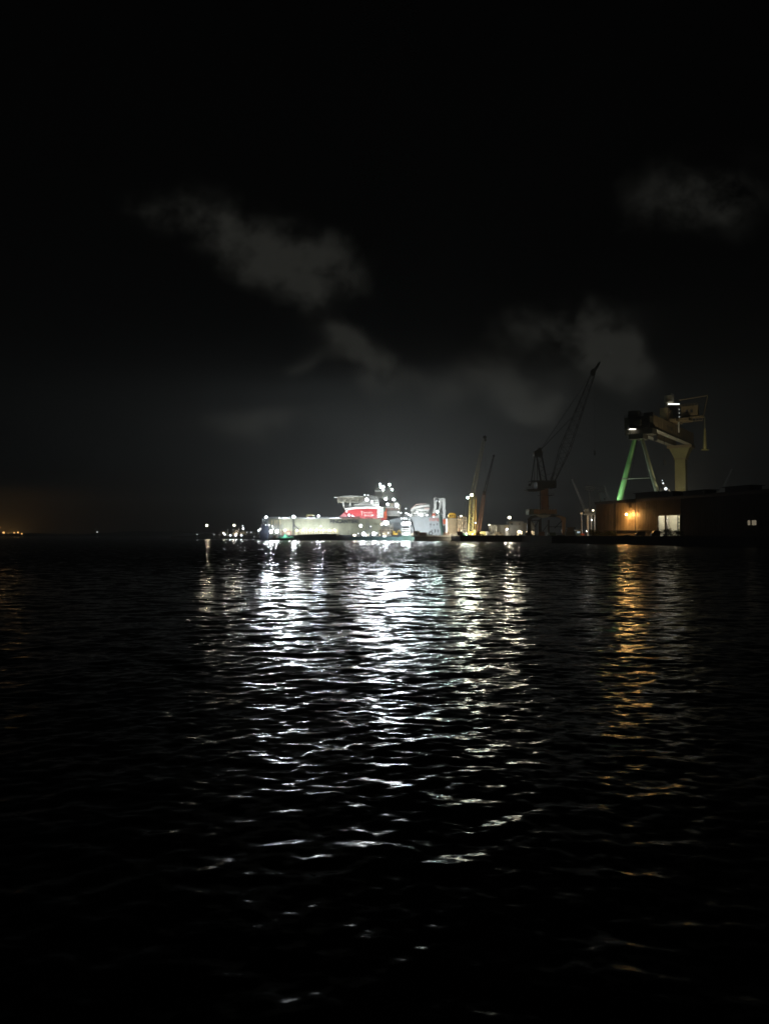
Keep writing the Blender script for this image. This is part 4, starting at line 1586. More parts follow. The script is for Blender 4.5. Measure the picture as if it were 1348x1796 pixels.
for Y_ in (J + .4, J + 11):
    m.pprism([(924, 911), (931, 905), (952, 900.4), (978, 902.6), (984.2, 905), (984, 908), (975, 906.8), (950, 906.2), (934, 909), (930, 913)], Y_, 1.4)
    m.bar(at(931, 912.5, Y_ + .5), at(937.6, 924.5, Y_ + .5), .45)
    m.bar(at(943.6, 912.5, Y_ + .5), at(937.6, 924.5, Y_ + .5), .45)
    m.bar(at(930.6, 912.6, Y_ + .5), at(944, 912.6, Y_ + .5), .5)
    m.bar(at(962.5, 924, Y_ + .5), at(985.8, 924, Y_ + .5), .35)
    m.bar(at(972, 926.5, Y_ + .5), at(985.8, 912.5, Y_ + .5), .45)
m.build('portal_beam', DARKCR, pc)
m = MB()
for Y_ in (J + 2, J + 9):
    m.pprism([(944, 941), (944, 912), (949, 909), (949.8, 941)], Y_, 1.2)
    m.pprism([(960.2, 941), (960.4, 912), (963.2, 912), (963.2, 941)], Y_, 1.2)
    m.bar(at(949.8, 934, Y_), at(960.2, 920, Y_), .3)
m.build('inner_leg', DARKCR, pc)
m = MB()
m.pbox(927.4, 942.4, 892.6, 902.4, J + 1, 10)
m.build('machinery_house', mat('dull_green_house', (0.10, 0.12, 0.09), .6, 0, .2, .3, rust=.3), pc)
m = MB()
m.pbox(936.0, 976.5, 894.4, 901.2, J + .6, 11)
for x in np.arange(938, 976, 5.0):
    m.pbox(x, x + 2.2, 892.8, 894.4, J + .6, .4)
m.build('portal_deck', mat('brown_deck_paint', (0.34, 0.18, 0.09), .65, 0, .25, .4, rust=.4), pc)
m = MB()
m.pprism([(938.6, 902.6), (966.8, 902.6), (962, 906.2), (956, 908.6), (949, 908.6), (943, 906.2)], J + .2, 2)
m.build('pale_ring_girder', mat('pale_girder_paint', (0.42, 0.37, 0.30), .6), pc)
m = MB()
cz0, cz1 = zat(896, J + 6), zat(853, J + 6)
cx = xat(954.4, J + 6)
m.tube((cx, J + 6, cz0), (cx, J + 6, cz1), 2.35, 2.2, 20)
for y in (870.2, 889.5):
    m.tube((cx, J + 6, zat(y, J + 6)), (cx, J + 6, zat(y, J + 6) + .5), 2.75, 2.75, 20)
m.build('column', mat('rust_red_column', (0.26, 0.13, 0.09), .6, 0, .2, .4, rust=.5), pc)
m = MB()
zz = zat(870.2, J + 6) + .5
m.box((cx - 3.4, J + 2.8, zz - .2), (cx + 4.6, J + 9, zz))
m.rail((cx - 3.4, J + 2.8, zz), (cx + 4.6, J + 2.8, zz), 1.0, 5, .08)
m.tube((cx - 2.6, J + 5, cz0), (cx - 2.6, J + 5, cz1), .3, .3, 8)
m.build('column_gallery', DARKCR, pc)
m = MB()
m.pbox(941.5, 962.0, 844.0, 856.4, J + 2, 8)
m.pprism([(959, 843.0), (975.4, 842.6), (975.4, 855.4), (969, 856.4), (960, 853)], J + 3, 6)
m.pbox(931, 963, 842.6, 844.4, J + 1.6, 9)
m.pprism([(923.0, 858.0), (945, 856.4), (958, 857.6), (945, 861.4), (927, 861.4)], J + 2, 8)
m.pbox(926.8, 930.4, 848, 852.4, J + 3, 1.4)
m.rail(at(922.4, 858, J + 2), at(942, 857, J + 2), 1.1, 8, .09)
m.build('slewing_house', DARKCR, pc)
m = MB()
tops = ((937.6, 798.5), (940.0, 799), (949.0, 798))
for Y_ in (J + 3, J + 8):
    m.bar(at(930.4, 850, Y_), at(937.6, 799, Y_), .45)
    m.bar(at(948.4, 846, Y_), at(940.4, 799, Y_), .85)
    m.bar(at(958.4, 846, Y_), at(949.2, 797, Y_), .75)
    m.bar(at(936.4, 845, Y_), at(937.8, 800, Y_), .22)
    m.bar(at(942.0, 845, Y_), at(941.2, 812, Y_), .3)
    for i in range(6):
        k0, k1 = i / 6, (i + 1) / 6
        pa = at(948.4, 846, Y_).lerp(at(940.4, 799, Y_), k0 if i % 2 == 0 else k1)
        pb = at(958.4, 846, Y_).lerp(at(949.2, 797, Y_), k1 if i % 2 == 0 else k0)
        m.bar(pa, pb, .2)
for y in (845, 825, 802):
    m.bar(at(949, y, J + 3), at(949, y, J + 8), .3)
m.build('top_frame', DARKCR, pc)
m = MB()
m.pprism([(936.4, 793.6), (938.6, 790.4), (943, 788.6), (944.4, 785.4), (948.4, 785.2), (949.6, 790), (951.6, 796.5), (950.6, 801), (936.8, 801.4)], J + 3.4, 4)
m.rail(at(934.6, 795.5, J + 3.2), at(952, 795.5, J + 3.2), 1.2, 6, .1)
m.build('top_sheave_block', DARKCR, pc)
m = MB()
jb0, jb1 = at(968.5, 846, J + 6), at(1039.2, 656, J + 6)
jm = jb0.lerp(jb1, .3)
m.lattice(jb0, jm, 1.8, 5.4, 6, .26, lace=.15)
m.lattice(jm, jb1, 5.4, 2.0, 17, .26, lace=.15)
m.build('jib', DARKCR, pc)
m = MB()
m.pprism([(1034.4, 653.0), (1037.6, 647.4), (1041.4, 646.0), (1050.6, 633.8), (1053.0, 634.6), (1048.6, 644.0), (1044.8, 650), (1043.0, 658.5), (1038.4, 659.4)], J + 5.2, 1.6)
m.build('jib_head', mat('black_jib_head', (0.018, 0.018, 0.017), .6), pc)
m = MB()
for Y_ in (J + 5, J + 7):
    m.tube(at(948.4, 788, Y_), at(1036.6, 655, Y_), .11, .11, 5)
    m.tube(at(947.0, 790, Y_), at(1002, 732, Y_), .16, .16, 5)
m.tube(at(1042.4, 658, J + 6), at(1042.4, 791, J + 6), .05, .05, 5)
m.tube(at(962, 846, J + 6), at(1042.4, 652, J + 6), .05, .05, 5)
m.build('luffing_rope', M_ROPE, pc)
m = MB()
m.pprism([(1041.2, 790), (1043.6, 790), (1044.2, 796), (1042.8, 799), (1040.8, 796)], J + 5.6, .8)
m.build('hook_block', M_BLACK, pc)
m = MB()
for i in range(7):
    a0 = math.pi * i / 7
m.bar(at(963, 843, J + 5), at(972, 828, J + 5), .18)
m.bar(at(972, 828, J + 5), at(969, 843, J + 5), .15)
m.bar(at(956, 834, J + 5), at(972, 828, J + 5), .15)
m.build('boom_foot_frame', DARKCR, pc)

# ================================================================== things between portal crane and shed
root = thing('stacked_containers', 'dark shipping containers stacked two high by the orange crane leg', 'containers', (xat(1003, 385), 385, GZ)) if False else None
for k_, (xa, xb, y0, y1, lab) in enumerate(((991.5, 1008.5, 932.6, 941.3, 'black lower shipping container at the foot of the orange crane leg'), (993.0, 1009.0, 924.6, 932.5, 'dark upper shipping container resting on the black one'))):
    r_ = thing('shipping_container', lab, 'container', (xat((xa + xb) / 2, 384), 385, zat(y1, 384)), 'dark containers by the portal crane')
    m = MB()
    m.pbox(xa, xb, y0, y1, 384, 2.5)
    for x in np.arange(xa + .6, xb - .4, 1.0):
        m.bar(at(x, y0 + .4, 383.96), at(x, y1 - .4, 383.96), .12)
    m.build('body', M_DARK if k_ else M_BLACK, r_)
    m = MB()
    for x in (xa + .2, xb - .2):
        m.bar(at(x, y0, 383.9), at(x, y1, 383.9), .2)
    m.build('corner_post', M_DARK, r_)
L_ = 352.0
root = thing('loading_hopper', 'small steel loading tower with pale columns and a lit lamp beside the shed corner', 'tower', (xat(1033, L_), L_ + 3, GZ))
for x, mm_ in ((1030.2, M_CREAM), (1033.0, M_DARK), (1036.5, M_STEEL), (1042.5, M_STEEL)):
    m = MB()
    for Y_ in (L_, L_ + 5):
        m.tube(at(x, 942, Y_), at(x, 903, Y_), .34, .34, 8)
    m.build('column', mm_, root)
m = MB()
m.pbox(1023.5, 1047, 900.4, 903.6, L_ - .6, 6.4)
m.rail(at(1023.5, 900.4, L_ - .5), at(1047, 900.4, L_ - .5), 1.0, 9, .09)
m.bar(at(1030, 925, L_), at(1036.5, 908, L_), .25)
m.bar(at(1036.5, 925, L_), at(1030, 908, L_), .25)
m.build('platform', M_DARK, root)
m = MB()
m.pprism([(1024.6, 892.6), (1032.4, 892.6), (1031, 900.4), (1026, 900.4)], L_, 3)
m.build('hopper_bin', M_DARK, root)
m = MB()
m.tube(at(1020.2, 942, L_), at(1019.2, 900, L_), .28, .22, 8)
m.pbox(1017.5, 1021.5, 899, 902, L_ - .3, .8)
m.build('side_post', M_STEEL, root)
bulb(root, at(1039.6, 895.2, L_ - .6), .55, 'warm', .03, 'lamp')
bulb(root, at(1037.0, 912, L_ - 3.0), .12, 'white', 2.2, 'work_lamp')
bulb(root, at(1028.0, 932, L_ - 2.0), .1, 'white', 2.2, 'work_lamp')
root = thing('oil_drum_rack', 'orange lit drum rack beside the loading tower foot', 'rack', (xat(1022, 347), 347, GZ))
m = MB()
for i in range(2):
    for j in range(2):
        q = at(1019.6 + i * 3.4, 941.2 - j * 3.8, 347)
        m.tube(q, q + Vector((0, 1.2, 0)), .44, .44, 12)
m.build('drums', M_ORANGE, root)
m = MB()
for x in (1017.4, 1025.6):
    m.bar(at(x, 942, 346.8), at(x, 932.6, 346.8), .12)
m.bar(at(1017.4, 932.6, 346.8), at(1025.6, 932.6, 346.8), .12)
m.build('rack_frame', M_DARK, root)
# unlit stadium type floodlight masts
for x, y0, y1, Y_, yb, lab in ((1033.2, 853.4, 860.0, 365.0, 941, 'tall unlit floodlight mast above the loading tower'), (1052.0, 855.4, 862.4, 372.0, 941, 'unlit floodlight mast rising just behind the shed corner')):
    r_ = thing('floodlight_mast', lab, 'light mast', (xat(x, Y_), Y_, GZ), 'unlit floodlight masts by the shed')
    m = MB().tube(at(x, yb, Y_), at(x, y1, Y_), .3, .18, 8)
    m.build('pole', M_DARK, r_)
    m = MB()
    for j in range(3):
        y = y0 + (y1 - y0) * j / 2
        m.bar(at(x - 8, y, Y_), at(x + 8, y, Y_), .16)
    for i in range(6):
        for j in range(3):
            y = y0 + (y1 - y0) * j / 2
            m.pbox(x - 7.6 + i * 2.6, x - 7.6 + i * 2.6 + 2.1, y - .9, y + .9, Y_ - .5, .4)
    m.build('lamp_bank', M_BLACK, r_)
# faint far booms seen over the yard
for xa, ya, xb, yb, Y_, lab in ((1030, 905, 1002, 839, 420.0, 'thin grey derrick boom leaning behind the loading tower'), (1076, 900, 1059, 851, 420.0, 'pale thin boom leaning over the shed corner'), (1262, 868, 1284, 822, 520.0, 'small faint jib rising far behind the shed roof')):
    r_ = thing('derrick_boom', lab, 'crane', (xat(xa, Y_), Y_, GZ))
    m = MB()
    m.lattice(at(xa, ya, Y_), at(xb, yb, Y_), 1.2, .6, 14, .12, lace=.08)
    m.build('boom', M_STEEL, r_)
    m = MB()
    m.bar((xat(xa, Y_), Y_, GZ), at(xa, ya, Y_), .8)
    m.build('mast', M_DARK, r_)
    m = MB().tube(at(xb, yb, Y_), at(xb + (4 if xb > xa else -3), yb + 12, Y_), .06, .06, 5)
    m.bar(at(xb - 1.4, yb, Y_), at(xb + 1.4, yb + .4, Y_), .6)
    m.build('boom_tip', M_DARK, r_)

# ---- odds and ends standing along the lit quay
def simple_vehicle(name, label, cat, x, Y, w, h, colour, group=None):
    """small box van / loader: body with sloped cab, window, four wheels"""
    cx_ = xat(x, Y)
    r_ = thing(name, label, cat, (cx_, Y + 1, GZ), group)
    m = MB()
    m.prism([(cx_ - w / 2, Y, GZ + .4), (cx_ - w / 2, Y, GZ + h), (cx_ + w * .22, Y, GZ + h), (cx_ + w * .36, Y, GZ + h * .6), (cx_ + w / 2, Y, GZ + h * .5), (cx_ + w / 2, Y, GZ + .4)], 1.8)
    m.build('body', colour, r_)
    m = MB().prism([(cx_ + w * .02, Y - .03, GZ + h * .6), (cx_ + w * .02, Y - .03, GZ + h * .92), (cx_ + w * .2, Y - .03, GZ + h * .92), (cx_ + w * .31, Y - .03, GZ + h * .6)], .02)
    m.build('window', M_GLASS, r_)
    for sx in (-.3, .3):
        for sy in (-.05, 1.6):
            MB().tube((cx_ + w * sx, Y + sy, GZ + .38), (cx_ + w * sx, Y + sy + .25, GZ + .38), .38, .38, 12).build('wheel', M_RUBBER, r_)
    return r_


simple_vehicle('parked_van', 'white van parked beside the white upright tank', 'van', 859.5, 414, 4.6, 2.1, M_WHITE)
simple_vehicle('parked_van', 'cream van parked under the grey workshop wall', 'van', 875.0, 416, 4.8, 2.2, M_CREAM)
simple_vehicle('forklift', 'yellow forklift standing at the foot of the crawler crane', 'forklift', 838.5, 411, 2.6, 2.0, M_YELLOW)
for x, Y_, w, h, mt_, lab in ((806.0, 418, 3.0, 2.4, M_STEEL, 'grey tool container below the scaffold tower'), (814.5, 416, 2.4, 1.6, M_DKGREEN, 'low dark green tool box before the scaffold tower'), (949.5, 402, 3.0, 2.2, M_RUST, 'rust brown tool container under the portal crane beam'), (968.0, 403, 3.6, 1.8, M_DKGREEN, 'dark green tool box between the portal crane legs')):
    cx_ = xat(x, Y_)
    r_ = thing('tool_container', lab, 'container', (cx_, Y_ + 1, GZ))
    m = MB().box((cx_ - w / 2, Y_, GZ + .12), (cx_ + w / 2, Y_ + 2.2, GZ + h))
    for i in range(int(w / .35)):
        m.box((cx_ - w / 2 + .1 + i * .35, Y_ - .05, GZ + .25), (cx_ - w / 2 + .22 + i * .35, Y_, GZ + h - .1))
    m.build('body', mt_, r_)
    MB().box((cx_ - w / 2 - .05, Y_ - .08, GZ + h), (cx_ + w / 2 + .05, Y_ + 2.3, GZ + h + .1)).build('lid', M_DARK, r_)
for x, Y_, lab in ((849.0, 410, 'timber pallet stack on the quay before the yellow generator'), (866.0, 409, 'timber pallet stack on the quay before the grey workshop'), (897.0, 409, 'timber pallet stack on the quay before the beige office')):
    cx_ = xat(x, Y_)
    r_ = thing('pallet_stack', lab, 'pallets', (cx_, Y_, GZ), 'pallet stacks on the quay')
    m = MB()
    for j in range(6):
        m.box((cx_ - .6, Y_, GZ + j * .16 + .1), (cx_ + .6, Y_ + 1.2, GZ + j * .16 + .14))
        for dx_ in (-.55, -.05, .45):
            m.box((cx_ + dx_, Y_ + .01, GZ + j * .16), (cx_ + dx_ + .1, Y_ + 1.19, GZ + j * .16 + .1))
    m.build('pallets', mat('grey_timber', (.32, .26, .18), .8, 0, .3, 2), r_)
# tyre fenders hung on the quay wall: one thing each
tm0 = None
for i in range(16):
    x = 44 + i * 1.8
    Y_ = 403 - (x - 41) * (9.0 / 32.0) - .35
    if tm0 is None:
        m = MB()
        for k in range(12):
            a0, a1 = 2 * math.pi * k / 12, 2 * math.pi * (k + 1) / 12
            m.tube((x + .55 * math.cos(a0), Y_, 1.7 + .55 * math.sin(a0)), (x + .55 * math.cos(a1), Y_, 1.7 + .55 * math.sin(a1)), .2, .2, 6)
        tm0 = m.build('tyre_fender', M_RUBBER, base=(x, Y_, 1.15), label='black tyre fender hung on the dark quay wall before the low buildings', category='tyre', group='tyre fenders on the quay wall')
    else:
        c_ = tm0.copy()
        COL.objects.link(c_)
        c_.location = (x, Y_, 1.15)

root = thing('gate_cabin', 'small teal gate cabin with a lit window behind the orange drum rack', 'cabin', (xat(1015, 362), 363, GZ))
m = MB().pbox(1010.0, 1019.0, 930.4, 941.6, 362, 2.6)
m.build('wall', M_TEAL, root)
m = MB().pbox(1009.3, 1019.7, 929.4, 930.4, 361.6, 3.4)
m.build('roof', M_STEEL, root)
m = MB().pbox(1011.4, 1016.6, 932.0, 935.0, 361.94, .05)
m.build('window', emat('cool_window_light', (.7, .9, 1.0), .5), root)

# ================================================================== the big shed
shed = thing('shed', 'long dark corrugated shed with an orange wall lamp and a lit open doorway', 'building', tuple(shed_pt(.6, -15, GZ)))
ZR = 17.9
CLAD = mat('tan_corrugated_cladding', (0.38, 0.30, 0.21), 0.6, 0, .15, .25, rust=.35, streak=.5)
CLAD_UNLIT = mat('unlit_cladding_tone', (0.030, 0.029, 0.026), 0.7, 0, .2, .25)  # unlit stretch of the same cladding, darkness put into the base colour


def fpanel(m, t0, t1, z0, z1, out=0.0, thick=.25):
    a, b = shed_pt(t0, out), shed_pt(t1, out)
    c, d = shed_pt(t1, out - thick), shed_pt(t0, out - thick)
    vs = [(p.x, p.y, z) for z in (z0, z1) for p in (a, b, c, d)]
    m.add(vs, [(0, 1, 2, 3), (4, 5, 6, 7), (0, 1, 5, 4), (1, 2, 6, 5), (2, 3, 7, 6), (3, 0, 4, 7)])


def tpx(px, out=0.0):
    """position along the shed front (or a line out metres before it) that shows at photo column px"""
    k = (px - 674.0) / F * 1.0005
    return ((330.0 - .287 * out) * k - (94.4 - .958 * out)) / (28.2 + 94.0 * k)


def zpx(py, t):
    return zat(py, shed_pt(t).y)


TD0, TD1 = tpx(1153), tpx(1193.5)
ZD = zpx(903, (TD0 + TD1) / 2)
m = MB()
fpanel(m, 0, TD0, GZ, ZR)
fpanel(m, TD0, TD1, ZD, ZR)
for t in np.arange(0.004, TD1, 0.0108):
    if t < TD0:
        fpanel(m, t, t + .0036, GZ + .05, ZR - .9, .14, .15)
    else:
        fpanel(m, t, t + .0036, ZD + .3, ZR - .9, .14, .15)
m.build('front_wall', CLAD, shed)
m = MB()
fpanel(m, TD1, 2.2, GZ, ZR)
for t in np.arange(TD1 + .01, 1.5, 0.0124):
    fpanel(m, t, t + .004, GZ + .05, ZR - .9, .09, .1)
m.build('unlit_front_wall', CLAD_UNLIT, shed)
m = MB()
a, b = shed_pt(0, 0), shed_pt(0, -20)
m.add([(a.x, a.y, GZ), (b.x, b.y, GZ), (b.x, b.y, ZR), (a.x, a.y, ZR)], [(0, 1, 2, 3)])
m.build('end_wall', CLAD, shed)
m = MB()
fpanel(m, 0.003, 2.2, GZ, ZR, -20, .25)
m.build('rear_wall', CLAD_UNLIT, shed)
m = MB()
a, b, c, d = shed_pt(-.006, .7), shed_pt(2.2, .7), shed_pt(2.2, -20.4), shed_pt(-.006, -20.4)
m.add([(p.x, p.y, z) for z in (ZR, ZR + .45) for p in (a, b, c, d)], [(0, 1, 2, 3), (4, 5, 6, 7), (0, 1, 5, 4), (1, 2, 6, 5), (2, 3, 7, 6), (3, 0, 4, 7)])
m.build('roof', mat('dark_roof_sheet', (0.06, 0.06, 0.055), .7), shed)
m = MB()
fpanel(m, -.004, 2.2, ZR - .75, ZR - .02, .45, .4)
m.build('gutter', mat('brown_gutter', (0.10, 0.085, 0.07), .6), shed)
for px in (1078.2, 1114.4):
    t = tpx(px)
    p = shed_pt(t, .12)
    m = MB().tube((p.x, p.y, GZ), (p.x, p.y, ZR - .7), .15, .15, 8)
    m.build('downpipe', M_DARK, shed)
m = MB()
zc = zpx(930.6, .27)
fpanel(m, tpx(1060), TD0 - .004, zc - .12, zc + .12, .5, .4)
m.build('wall_rail', M_DARK, shed)
for px0, px1, dz_, h_, s_ in ((1100, 1138, 0, 2.4, 4), (1138, 1162, 0, 3.2, 5), (1183.5, 1225.5, 0, 2.1, 6), (1257.5, 1305.5, 0, 2.6, 7)):
    pass
for (t0, t1, h_, ins) in ((tpx(1103), tpx(1137), 2.5, 3.0), (tpx(1137.5), tpx(1168), 2.0, 3.0), (tpx(1186), tpx(1224), 1.6, 3.0), (tpx(1259), tpx(1302), 1.9, 3.0)):
    m = MB()
    fpanel(m, t0, t1, ZR + .45, ZR + .45 + h_, -ins, 5)
    fpanel(m, t0 - .01, t1 + .01, ZR + .45 + h_, ZR + .65 + h_, -ins + .5, 6)
    m.build('roof_ventilator', mat('black_roof_vent', (0.03, 0.03, 0.03), .7), shed)
# lit doorway: a room with racks inside
IN_W = mat('white_interior_paint', (0.62, 0.62, 0.57), .8, 0, .1, .4)
m = MB()
fpanel(m, TD0 - .03, TD1 + .06, GZ, ZD + 1.2, -7.5, .2)
m.build('inner_wall', IN_W, shed)
m = MB()
fpanel(m, TD0 - .03, TD1 + .06, ZD + 1.2, ZD + 1.4, -.3, 7.4)
m.build('inner_ceiling', IN_W, shed)
m = MB()
fpanel(m, TD1 + .05, TD1 + .053, GZ, ZD + 1.2, -.3, 7.2)
fpanel(m, TD0 - .03, TD0 - .028, GZ, ZD + 1.2, -.3, 7.2)
m.build('inner_side_wall', IN_W, shed)
m = MB()
tm_ = TD0 + (TD1 - TD0) * .3
fpanel(m, TD0, TD0 + .005, GZ, ZD, .15, .4)
fpanel(m, tm_, tm_ + .009, GZ, ZD, .02, .3)
fpanel(m, TD0, TD1, ZD - .25, ZD, .1, .3)
fpanel(m, TD1 - .006, TD1, GZ, ZD, .15, .4)
m.build('door_frame', M_DARK, shed)
m = MB()
for k_ in range(5):
    z_ = GZ + 1.2 + k_ * 1.35
    fpanel(m, tm_ + .02, TD1 + .05, z_, z_ + .34, -4.4, 1.2)
for t in np.linspace(tm_ + .02, TD1 + .04, 4):
    fpanel(m, t, t + .005, GZ, ZD + .5, -4.1, .2)
m.build('rack', M_DARK, shed)
m = MB()
rr = random.Random(3)
for k_ in range(5):
    z_ = GZ + 1.32 + k_ * 1.35
    t = tm_ + .025
    while t < TD1 + .03:
        w_ = rr.uniform(.006, .016)
        if rr.random() < .6:
            fpanel(m, t, t + w_, z_, z_ + rr.uniform(.3, 1.0), -4.7, .8)
        t += w_ + .004
m.build('stored_boxes', M_CREAM, shed)
m = MB()
fpanel(m, TD0 + .012, tm_ - .012, GZ, ZD - 1.0, -2.5, .12)
for k_ in range(5):
    fpanel(m, TD0 + .014, tm_ - .014, GZ + 1.0 + k_ * 1.4, GZ + 1.5 + k_ * 1.4, -2.35, .1)
m.build('folded_door_leaf', mat('grey_door_leaf', (0.40, 0.40, 0.42), .5), shed)
for f_ in (.2, .75):
    t = TD0 + (TD1 - TD0) * f_
    p = shed_pt(t, -1.1, ZD + .8)
    bulb(shed, p, .3, 'warm', 6.5, 'ceiling_lamp')
# wall lamps: one over the orange patch, one on the far end wall
tl = tpx(1107.5)
p = shed_pt(tl, 2.6, zpx(902.2, tl))
w_ = shed_pt(tl, .1, zpx(900.4, tl))
m = MB()
m.tube(w_, p + Vector((0, 0, .75)), .09, .09, 6)
m.box((p.x - .45, p.y - .45, p.z + .42), (p.x + .45, p.y + .45, p.z + .72))
m.build('lamp_bracket', M_DARK, shed)
bulb(shed, p, .34, 'sodium', 6.5, 'wall_lamp')
wash(shed, p + Vector((-.3, -.1, .35)), shed_pt(tl + .02, 0, p.z - 5.5), 760, 'sodium', .3)

p = Vector((95.5, 333.5, 13.0))
m = MB().tube((p.x + .5, 330.2, 13.6), p + Vector((0, 0, .5)), .08, .08, 6)
m.build('lamp_bracket', M_DARK, shed)
wash(shed, p, (96, 410, 10), 430, 'sodium', .4, 'wall_lamp')
# small lit window in the dark part
tw0, tw1 = tpx(1310), tpx(1326.5)
z0_, z1_ = zpx(921.2, tw0), zpx(912.8, tw0)
m = MB()
fpanel(m, tw0, tw1, z0_, z1_, .16, .04)
wn_ = m.build('window', M_WINDOW_WARM, shed)
m = MB()
for t in (tw0 - .003, tw0 + (tw1 - tw0) * .36, tw1):
    fpanel(m, t, t + .006, z0_ - .1, z1_ + .1, .24, .1)
fpanel(m, tw0, tw1, z0_ - .25, z0_, .24, .1)
fpanel(m, tw0, tw1, z1_, z1_ + .2, .24, .1)
m.build('window_frame', M_BLACK, wn_)

# ================================================================== dark silhouettes on the quay before the shed
rb = random.Random(21)


def bush(x0, x1, ytop, off, label, seed):
    """low shrub: stems plus several hundred leaf faces in uneven clumps"""
    r_ = random.Random(seed)
    tc0 = tpx((x0 + x1) / 2, off)
    c = shed_pt(tc0, off, GZ)
    half = (x1 - x0) / 2 / F * c.y
    top = zat(ytop, c.y) - GZ
    root = thing('bush', label, 'bush', tuple(c), 'dark shrubs on the quay edge')
    m = MB()
    for k in range(7):
        e = c + Vector((r_.uniform(-.6, .6) * half, r_.uniform(-.6, .6), top * r_.uniform(.5, .8)))
        m.tube(c + Vector((r_.uniform(-.2, .2), 0, 0)), e, .06, .02, 5)
    m.build('stems', mat('bush_stem', (.08, .06, .04), .8), root)
    m = MB()
    clumps = [(r_.uniform(-.85, .85) * half, r_.uniform(-1.2, 1.2), r_.uniform(.1, .85)) for _ in range(16)]
    for cx_, cy_, cz_ in clumps:
        lim = top * math.sqrt(max(0.05, 1 - (cx_ / half) ** 2))
        for _ in range(70):
            p = c + Vector((cx_ + r_.gauss(0, half * .16), cy_ + r_.gauss(0, .4), max(.05, min(lim, lim * cz_ + r_.gauss(0, top * .14)))))
            a, b = Vector((r_.gauss(0, 1), r_.gauss(0, 1), r_.gauss(0, 1))).normalized() * .22, Vector((r_.gauss(0, 1), r_.gauss(0, 1), r_.gauss(0, 1))).normalized() * .15
            m.add([p - a, p + b, p + a, p - b], [(0, 1, 2, 3)])
    m.build('foliage', mat('dark_leaves', (.035, .05, .025), .7, 0, .4, 3), root)


bush(1026, 1052, 926.5, 11, 'tall dark shrub at the quay edge before the loading tower', 1)
bush(1046, 1082, 931.0, 10, 'wide low dark shrub below the shed corner', 2)
bush(1156, 1196, 926.6, 9, 'domed dark shrub hiding the sill of the lit doorway', 3)
bush(1086, 1112, 938.4, 9, 'flat ragged shrub under the orange wall lamp', 4)
for px0, px1, yt, off, lab in ((1113, 1129.5, 932.2, 7, 'black parked van standing before the orange lit wall'), (1141, 1156, 931.0, 7, 'dark parked van beside the lit doorway')):
    t = tpx((px0 + px1) / 2, off)
    c = shed_pt(t, off, GZ)
    r_ = thing('parked_van', lab, 'van', tuple(c), 'vans parked before the shed')
    hw = (px1 - px0) / 2 / F * c.y
    hz_ = zat(yt, c.y) - GZ
    m = MB()
    m.prism([(c.x - hw, c.y - .9, GZ + .35), (c.x - hw, c.y - .9, GZ + hz_ * .55), (c.x - hw * .75, c.y - .9, GZ + hz_ * .62), (c.x - hw * .5, c.y - .9, GZ + hz_), (c.x + hw, c.y - .9, GZ + hz_), (c.x + hw, c.y - .9, GZ + .35)], 1.8)
    m.build('body', mat('black_vehicle_paint', (.02, .02, .022), .35), r_)
    m = MB()
    m.prism([(c.x - hw * .66, c.y - .93, GZ + hz_ * .62), (c.x - hw * .48, c.y - .93, GZ + hz_ * .92), (c.x - hw * .1, c.y - .93, GZ + hz_ * .92), (c.x - hw * .1, c.y - .93, GZ + hz_ * .62)], .02)
    m.build('window', M_GLASS, r_)
    for sx in (-.6, .62):
        for sy in (-.95, .7):
            MB().tube((c.x + hw * sx, c.y + sy, GZ + .36), (c.x + hw * sx, c.y + sy + .25, GZ + .36), .36, .36, 12).build('wheel', M_RUBBER, r_)
# bollards along the quay edge
for i, t in enumerate((.05, .2, .35, .5, .65, .8, .95)):
    c = shed_pt(t, 13.2, GZ)
    m = MB()
    m.tube(c, c + Vector((0, 0, .55)), .22, .18, 10)
    m.tube(c + Vector((0, 0, .55)), c + Vector((0, 0, .75)), .34, .3, 10)
    m.build('bollard', M_DARK, label='squat black mooring bollard on the dark quay edge before the shed', category='bollard', group='mooring bollards before the shed')

# ================================================================== the green-legged gantry crane
ga = thing('gantry_crane', 'huge yellow brown gantry crane with green raking legs towering over the shed', 'crane', (120, 350, GZ))
A = Vector((113.6, 330, 0))
Bp = Vector((157.5, 392, 0))
gd = (Bp - A).normalized()
gn = Vector((gd.y, -gd.x, 0))                 # rail direction, nearer and to the right
GIRD = mat('ochre_girder_paint', (0.34, 0.25, 0.13), .6, 0, .12, .2, rust=.25, streak=.4)
GREENLEG = mat('green_leg_paint', (0.28, 0.56, 0.18), .5, 0, .12, .3)
OLIVE = mat('olive_yellow_paint', (0.36, 0.32, 0.12), .6, 0, .12, .2, rust=.15, streak=.3)
ztop = zat(727.5, 331)
zbot = zat(751.5, 331)
PALE_FL = mat('pale_flange_paint', (0.46, 0.42, 0.32), .6)


def gp(s, n, z):
    p = A + gd * s + gn * n
    return Vector((p.x, p.y, z))


def gbox(m, s0, s1, n0, n1, z0, z1):
    vs = [gp(s, n, z) for z in (z0, z1) for s, n in ((s0, n0), (s1, n0), (s1, n1), (s0, n1))]
    m.add(vs, [(0, 3, 2, 1), (4, 5, 6, 7), (0, 1, 5, 4), (1, 2, 6, 5), (2, 3, 7, 6), (3, 0, 4, 7)])


